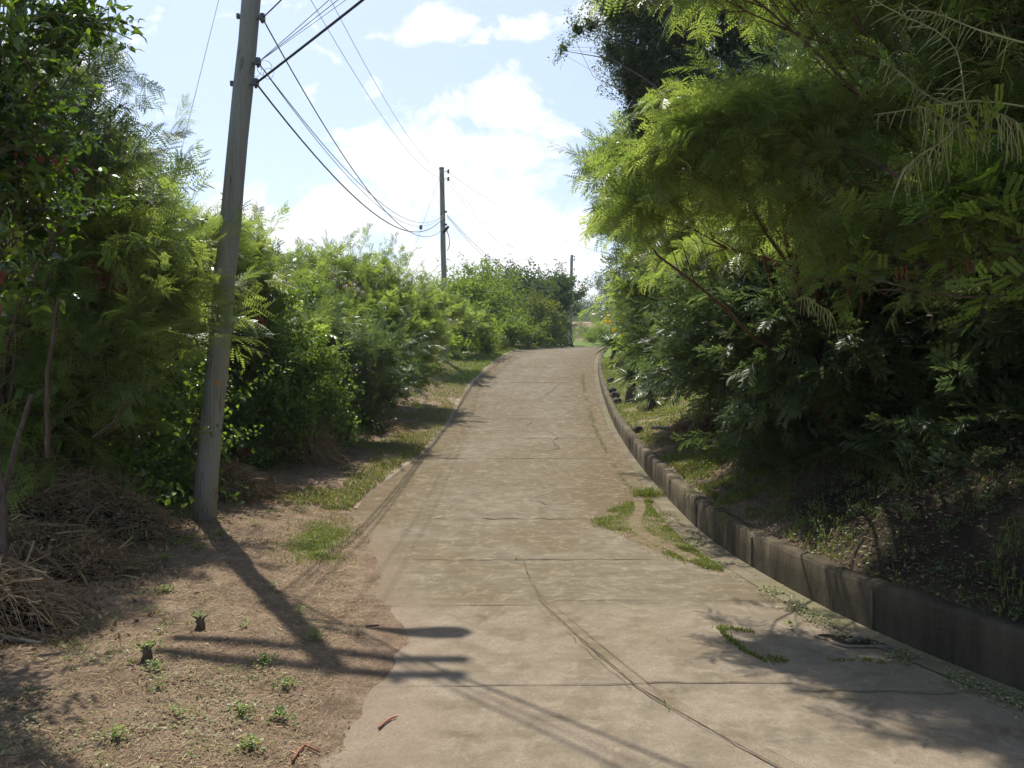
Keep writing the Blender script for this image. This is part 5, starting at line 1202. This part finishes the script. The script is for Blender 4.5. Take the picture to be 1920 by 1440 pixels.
n = 9000; y = 3.2+g.random(n)*6.5; x = xw(y)-.20+g.normal(0, .07, n); k = vnoise(x, y, .4, 23)+.5*vnoise(x, y, .1, 24) > -.3; litter('gutter_litter', x[k], y[k], (.01, .03), 'litter', .02, (.3, 1))
n = 30000; y = g.uniform(2.5, 14, n); x = xw(y)+.15+g.random(n)*3.8; litter('bank_litter', x, y, (.015, .05), 'litter', .04)
n = 500; y = 2.6+g.random(n)**1.5*16; x = xl(y)+g.random(n)*(xw(y)-xl(y)); litter('road_chaff', x, y, (.004, .014), 'litter', .005, (0, 1))
n = 14000; y = g.uniform(9.5, 26, n); x = xl(y)-.3-np.abs(g.normal(0, 1.0, n)); litter('verge_litter', x, y, (.008, .022))
n = 9000; y = g.uniform(8.3, 20, n); x = xw(y)+.2+g.random(n)*1.5; k = vnoise(x, y, .6, 41) > .0; litter('bank_straw', x[k], y[k], (.02, .08), 'dry', .03, (.3, 1))
n = 9000; y = g.uniform(9, 24, n); x = xl(y)-.3-np.abs(g.normal(0, 1.0, n)); k = vnoise(x, y, .6, 42) > .0; litter('verge_straw', x[k], y[k], (.02, .08), 'dry', .02, (.3, 1))
# ------------------------------------------------------------------ heaps of cut brush
def brush(label, cen, rad, n, ln, seed, vr=(0, 1), dirn=None, thick=.0028):
    gg = np.random.default_rng(seed); cx, cy = cen; z = float(gh(cx, cy)); Q, V = [], []
    for i in range(n):
        a = gg.uniform(0, 6.28); r = math.sqrt(gg.random()); bx = cx+rad[0]*r*math.cos(a); by = cy+rad[1]*r*math.sin(a)
        hh = rad[2]*(1-r*r)**.6*gg.uniform(.2, 1.15)*(1+.5*float(vnoise(bx, by, .3, seed)))
        d = unit(np.array([gg.normal(), gg.normal(), gg.normal()*.35]) if dirn is None else np.array(dirn)+gg.normal(0, .45, 3)); L = ln*gg.uniform(.3, 1.2)
        t = np.linspace(-.5, .5, 5)[:, None]; bow = unit(gg.normal(0, 1, 3))*L*gg.choice([.02, .05, .12])
        p = np.array([bx, by, float(gh(bx, by))+.02+hh])+d*L*t+bow*(1-4*t*t)-np.array([0, 0, 1.])*np.abs(t)*L*.5*gg.random()
        gz_ = gh(p[:, 0], p[:, 1])+.004; p[:, 2] = np.maximum(p[:, 2], gz_)
        th = thick*(gg.uniform(2.5, 5) if gg.random() < .035 else gg.uniform(.3, 1.1)); Q.append(stem_quads(p, np.linspace(th, th*.5, 5))); V.append(np.full(12, gg.uniform(*vr)))
    k = n*6; px = cx+rad[0]*gg.normal(0, .5, k); py = cy+rad[1]*gg.normal(0, .5, k); rr_ = np.clip(((px-cx)/rad[0])**2+((py-cy)/rad[1])**2, 0, 1)
    pz = gh(px, py)+rad[2]*(1-rr_)**.6*gg.uniform(.1, 1, k)+.01; d = unit(gg.normal(0, 1, (k, 3))); s = unit(np.cross(d, gg.normal(0, 1, (k, 3)))); l = gg.uniform(.014, .06, k)[:, None]
    Q.append(rhomb(np.stack([px, py, pz], -1), d*l*.5, s*l*.2)); V.append(gg.uniform(0, 1, k)**1.5)
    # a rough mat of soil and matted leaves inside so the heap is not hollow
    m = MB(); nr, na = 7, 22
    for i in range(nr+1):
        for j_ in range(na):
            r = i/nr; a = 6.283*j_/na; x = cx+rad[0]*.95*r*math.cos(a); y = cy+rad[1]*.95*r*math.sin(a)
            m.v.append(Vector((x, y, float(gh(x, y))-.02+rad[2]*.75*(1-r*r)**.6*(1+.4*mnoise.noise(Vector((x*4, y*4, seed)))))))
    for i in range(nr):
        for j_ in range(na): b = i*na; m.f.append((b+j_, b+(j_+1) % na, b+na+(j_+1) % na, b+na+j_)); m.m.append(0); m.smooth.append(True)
    root = empty('brush_heap', (cx, cy, z), label, 'brush heap', 'heaps of dry cut brush along the left hedge')
    soup('dry_stalks', [(np.concatenate(Q), np.concatenate(V), 0)], [M['dry']], root)
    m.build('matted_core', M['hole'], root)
brush('largest brown heap of dry cut brush, left of the leaning pole', (-3.95, 7.15), (.85, .65, .50), 2800, .5, 1)
brush('dry brush heap with orange-brown bundled stalks at the lower left edge', (-3.30, 4.75), (.60, .5, .36), 1700, .5, 2, (.2, 1), (1, -.4, -.15), .0035)
brush('low dark brush heap between the two nearest heaps', (-3.55, 5.9), (.75, .55, .26), 1500, .45, 3, (0, .8))
brush('sunlit straw-coloured brush heap leaning up the hedge beyond the leaning pole', (-3.35, 12.8), (.55, .6, .75), 2400, .7, 4, (.3, 1), (.4, -.2, -.9), .0045)
brush('low tangle of dry brush right behind the leaning pole', (-3.75, 10.0), (.8, .7, .28), 2200, .5, 5, (.1, 1), None, .0035)
brush('small straw-coloured brush tangle on the grassy right bank', (3.15, 13.6), (.55, .6, .30), 900, .5, 6, (.3, 1), None, .004)
brush('dry stalk tangle far along the foot of the left hedge', (-3.1, 17.0), (.7, 1.1, .22), 900, .6, 7, (.1, .9), None, .005)

# ------------------------------------------------------------------ the hazy island air
hb = MB(); hb.box((0, 680, 12.5), (2400, 1640, 43)); hm, hnt = mat('thin_haze'); ht = NT(hnt)
pv = ht.n('ShaderNodeVolumePrincipled'); pv.inputs['Color'].default_value = (.80, .88, 1, 1); pv.inputs['Density'].default_value = .0005; pv.inputs['Anisotropy'].default_value = .3
ht.l(pv.outputs[0], ht.n('ShaderNodeOutputMaterial').inputs[1]); tag(hb.build('haze', hm), kind='stuff')
# ------------------------------------------------------------------ sky, sun, camera
EL, AZ = 61.0, -21.5      # the sun stands high ahead, a little left of the road
w = bpy.data.worlds.new('World'); sc.world = w; w.use_nodes = True; t = NT(w.node_tree); w.node_tree.nodes.clear()
sky = t.n('ShaderNodeTexSky', sky_type='NISHITA', sun_disc=False); sky.sun_elevation = math.radians(EL); sky.sun_rotation = math.radians(AZ)
sky.air_density = 1.0; sky.dust_density = 1.5; sky.ozone_density = 1.0
gen = t.n('ShaderNodeTexCoord').outputs['Generated']; sp = t.n('ShaderNodeSeparateXYZ'); t.l(gen, sp.inputs[0])
X, Y, Z = sp.outputs; yy_ = t.math('MAXIMUM', Y, .08); u = t.math('DIVIDE', X, yy_); v = t.math('DIVIDE', Z, yy_)
cb_ = t.n('ShaderNodeCombineXYZ'); t.l(u, cb_.inputs[0]); t.l(v, cb_.inputs[1])
nz = t.noise(t.scale(cb_.outputs[0], (1, 1.25, 1)), 7, 9, .62, .35); nz2 = t.noise(gen, 2.5, 4, .55)
acc = None
CL = [(870, 330, 240, 110, .86), (640, 420, 260, 110, .84), (1010, 450, 260, 130, .84), (930, 195, 100, 60, .85), (950, 130, 45, 35, .5), (820, 55, 95, 40, .62), (985, 40, 80, 40, .62), (1130, 30, 110, 60, .8), (690, 65, 60, 18, .45),
      (700, 180, 35, 50, .42), (560, 470, 200, 90, .8), (230, 90, 190, 120, .45), (150, 150, 200, 200, .5), (390, 320, 28, 9, .5), (400, 345, 30, 7, .45), (800, 500, 300, 90, .9), (1300, 200, 150, 120, .5), (480, 10, 160, 60, .3), (1100, 350, 100, 70, .5), (1090, 560, 200, 60, .7)]
for (px, py, rx, ry, am) in CL:
    a = t.math('DIVIDE', t.math('SUBTRACT', u, (px-960)/F), rx/F); b = t.math('DIVIDE', t.math('SUBTRACT', v, (720-py)/F), ry/F)
    r2 = t.math('ADD', t.math('MULTIPLY', a, a), t.math('MULTIPLY', b, b)); e = t.math('MULTIPLY', t.math('POWER', 2.718, t.math('MULTIPLY', r2, -.8)), am)
    acc = e if acc is None else t.math('MAXIMUM', acc, e)
fwd = t.ramp(Y, [(.08, 0.), (.3, 1.)])
den = t.math('MULTIPLY_ADD', nz, 2.9, t.math('SUBTRACT', acc, 1.82))
den = t.ramp(den, [(.0, 0.), (.30, 1.)])
gden = t.math('MULTIPLY', t.ramp(nz2, [(.56, 0.), (.72, .6)]), t.math('SUBTRACT', 1.0, fwd))
den = t.math('ADD', t.math('MULTIPLY', den, fwd), gden, clamp=True)
veil = t.ramp(v, [(.02, .5), (.30, .36), (.5, .32), (1.0, .0)])
skc = t.mix(1.0, sky.outputs[0], (.110, .118, .126), 'MULTIPLY')
skc = t.mix(t.math('MULTIPLY', veil, t.math('MULTIPLY_ADD', nz2, .6, .6)), skc, (.80, .86, .95))
fin = t.mix(den, skc, t.ramp(t.noise(t.scale(cb_.outputs[0], (1, 1.6, 1)), 5, 6, .6), [(.38, (.74, .78, .84)), (.56, (.92, .92, .92))]))
bg = t.n('ShaderNodeBackground'); t.l(fin, bg.inputs[0]); bg.inputs[1].default_value = 1.0
wo = t.n('ShaderNodeOutputWorld'); t.l(bg.outputs[0], wo.inputs[0])
ld = bpy.data.lights.new('sun', 'SUN'); ld.energy = 5.0; ld.angle = math.radians(.55); ld.color = (1, .95, .86)
lo = bpy.data.objects.new('sun', ld); col.objects.link(lo)
az, el = math.radians(AZ), math.radians(EL)
sd = Vector((math.sin(az)*math.cos(el), math.cos(az)*math.cos(el), math.sin(el))); lo.rotation_euler = sd.to_track_quat('Z', 'Y').to_euler(); lo.location = (-20, 50, 80)
cd = bpy.data.cameras.new('camera'); cd.sensor_width = 36; cd.lens = F/1920*36; cd.clip_end = 3000; cd.clip_start = .05
cam = bpy.data.objects.new('camera', cd); col.objects.link(cam); cam.location = (0, 0, EYE); cam.rotation_euler = (math.pi/2, 0, 0); sc.camera = cam
sc.view_settings.view_transform = 'Standard'; sc.view_settings.look = 'None'; sc.view_settings.exposure = 0.46; sc.view_settings.gamma = 1; sc.view_settings.use_curve_mapping = False
cy_ = sc.cycles; cy_.max_bounces = 6; cy_.diffuse_bounces = 3; cy_.glossy_bounces = 2; cy_.transmission_bounces = 4; cy_.transparent_max_bounces = 4; cy_.caustics_reflective = False; cy_.volume_bounces = 0; cy_.caustics_refractive = False
cy_.use_adaptive_sampling = True; cy_.adaptive_threshold = .02
nq = sum(len(o.data.polygons) for o in col.objects if o.type == 'MESH'); print('faces', nq, 'objects', len(col.objects))
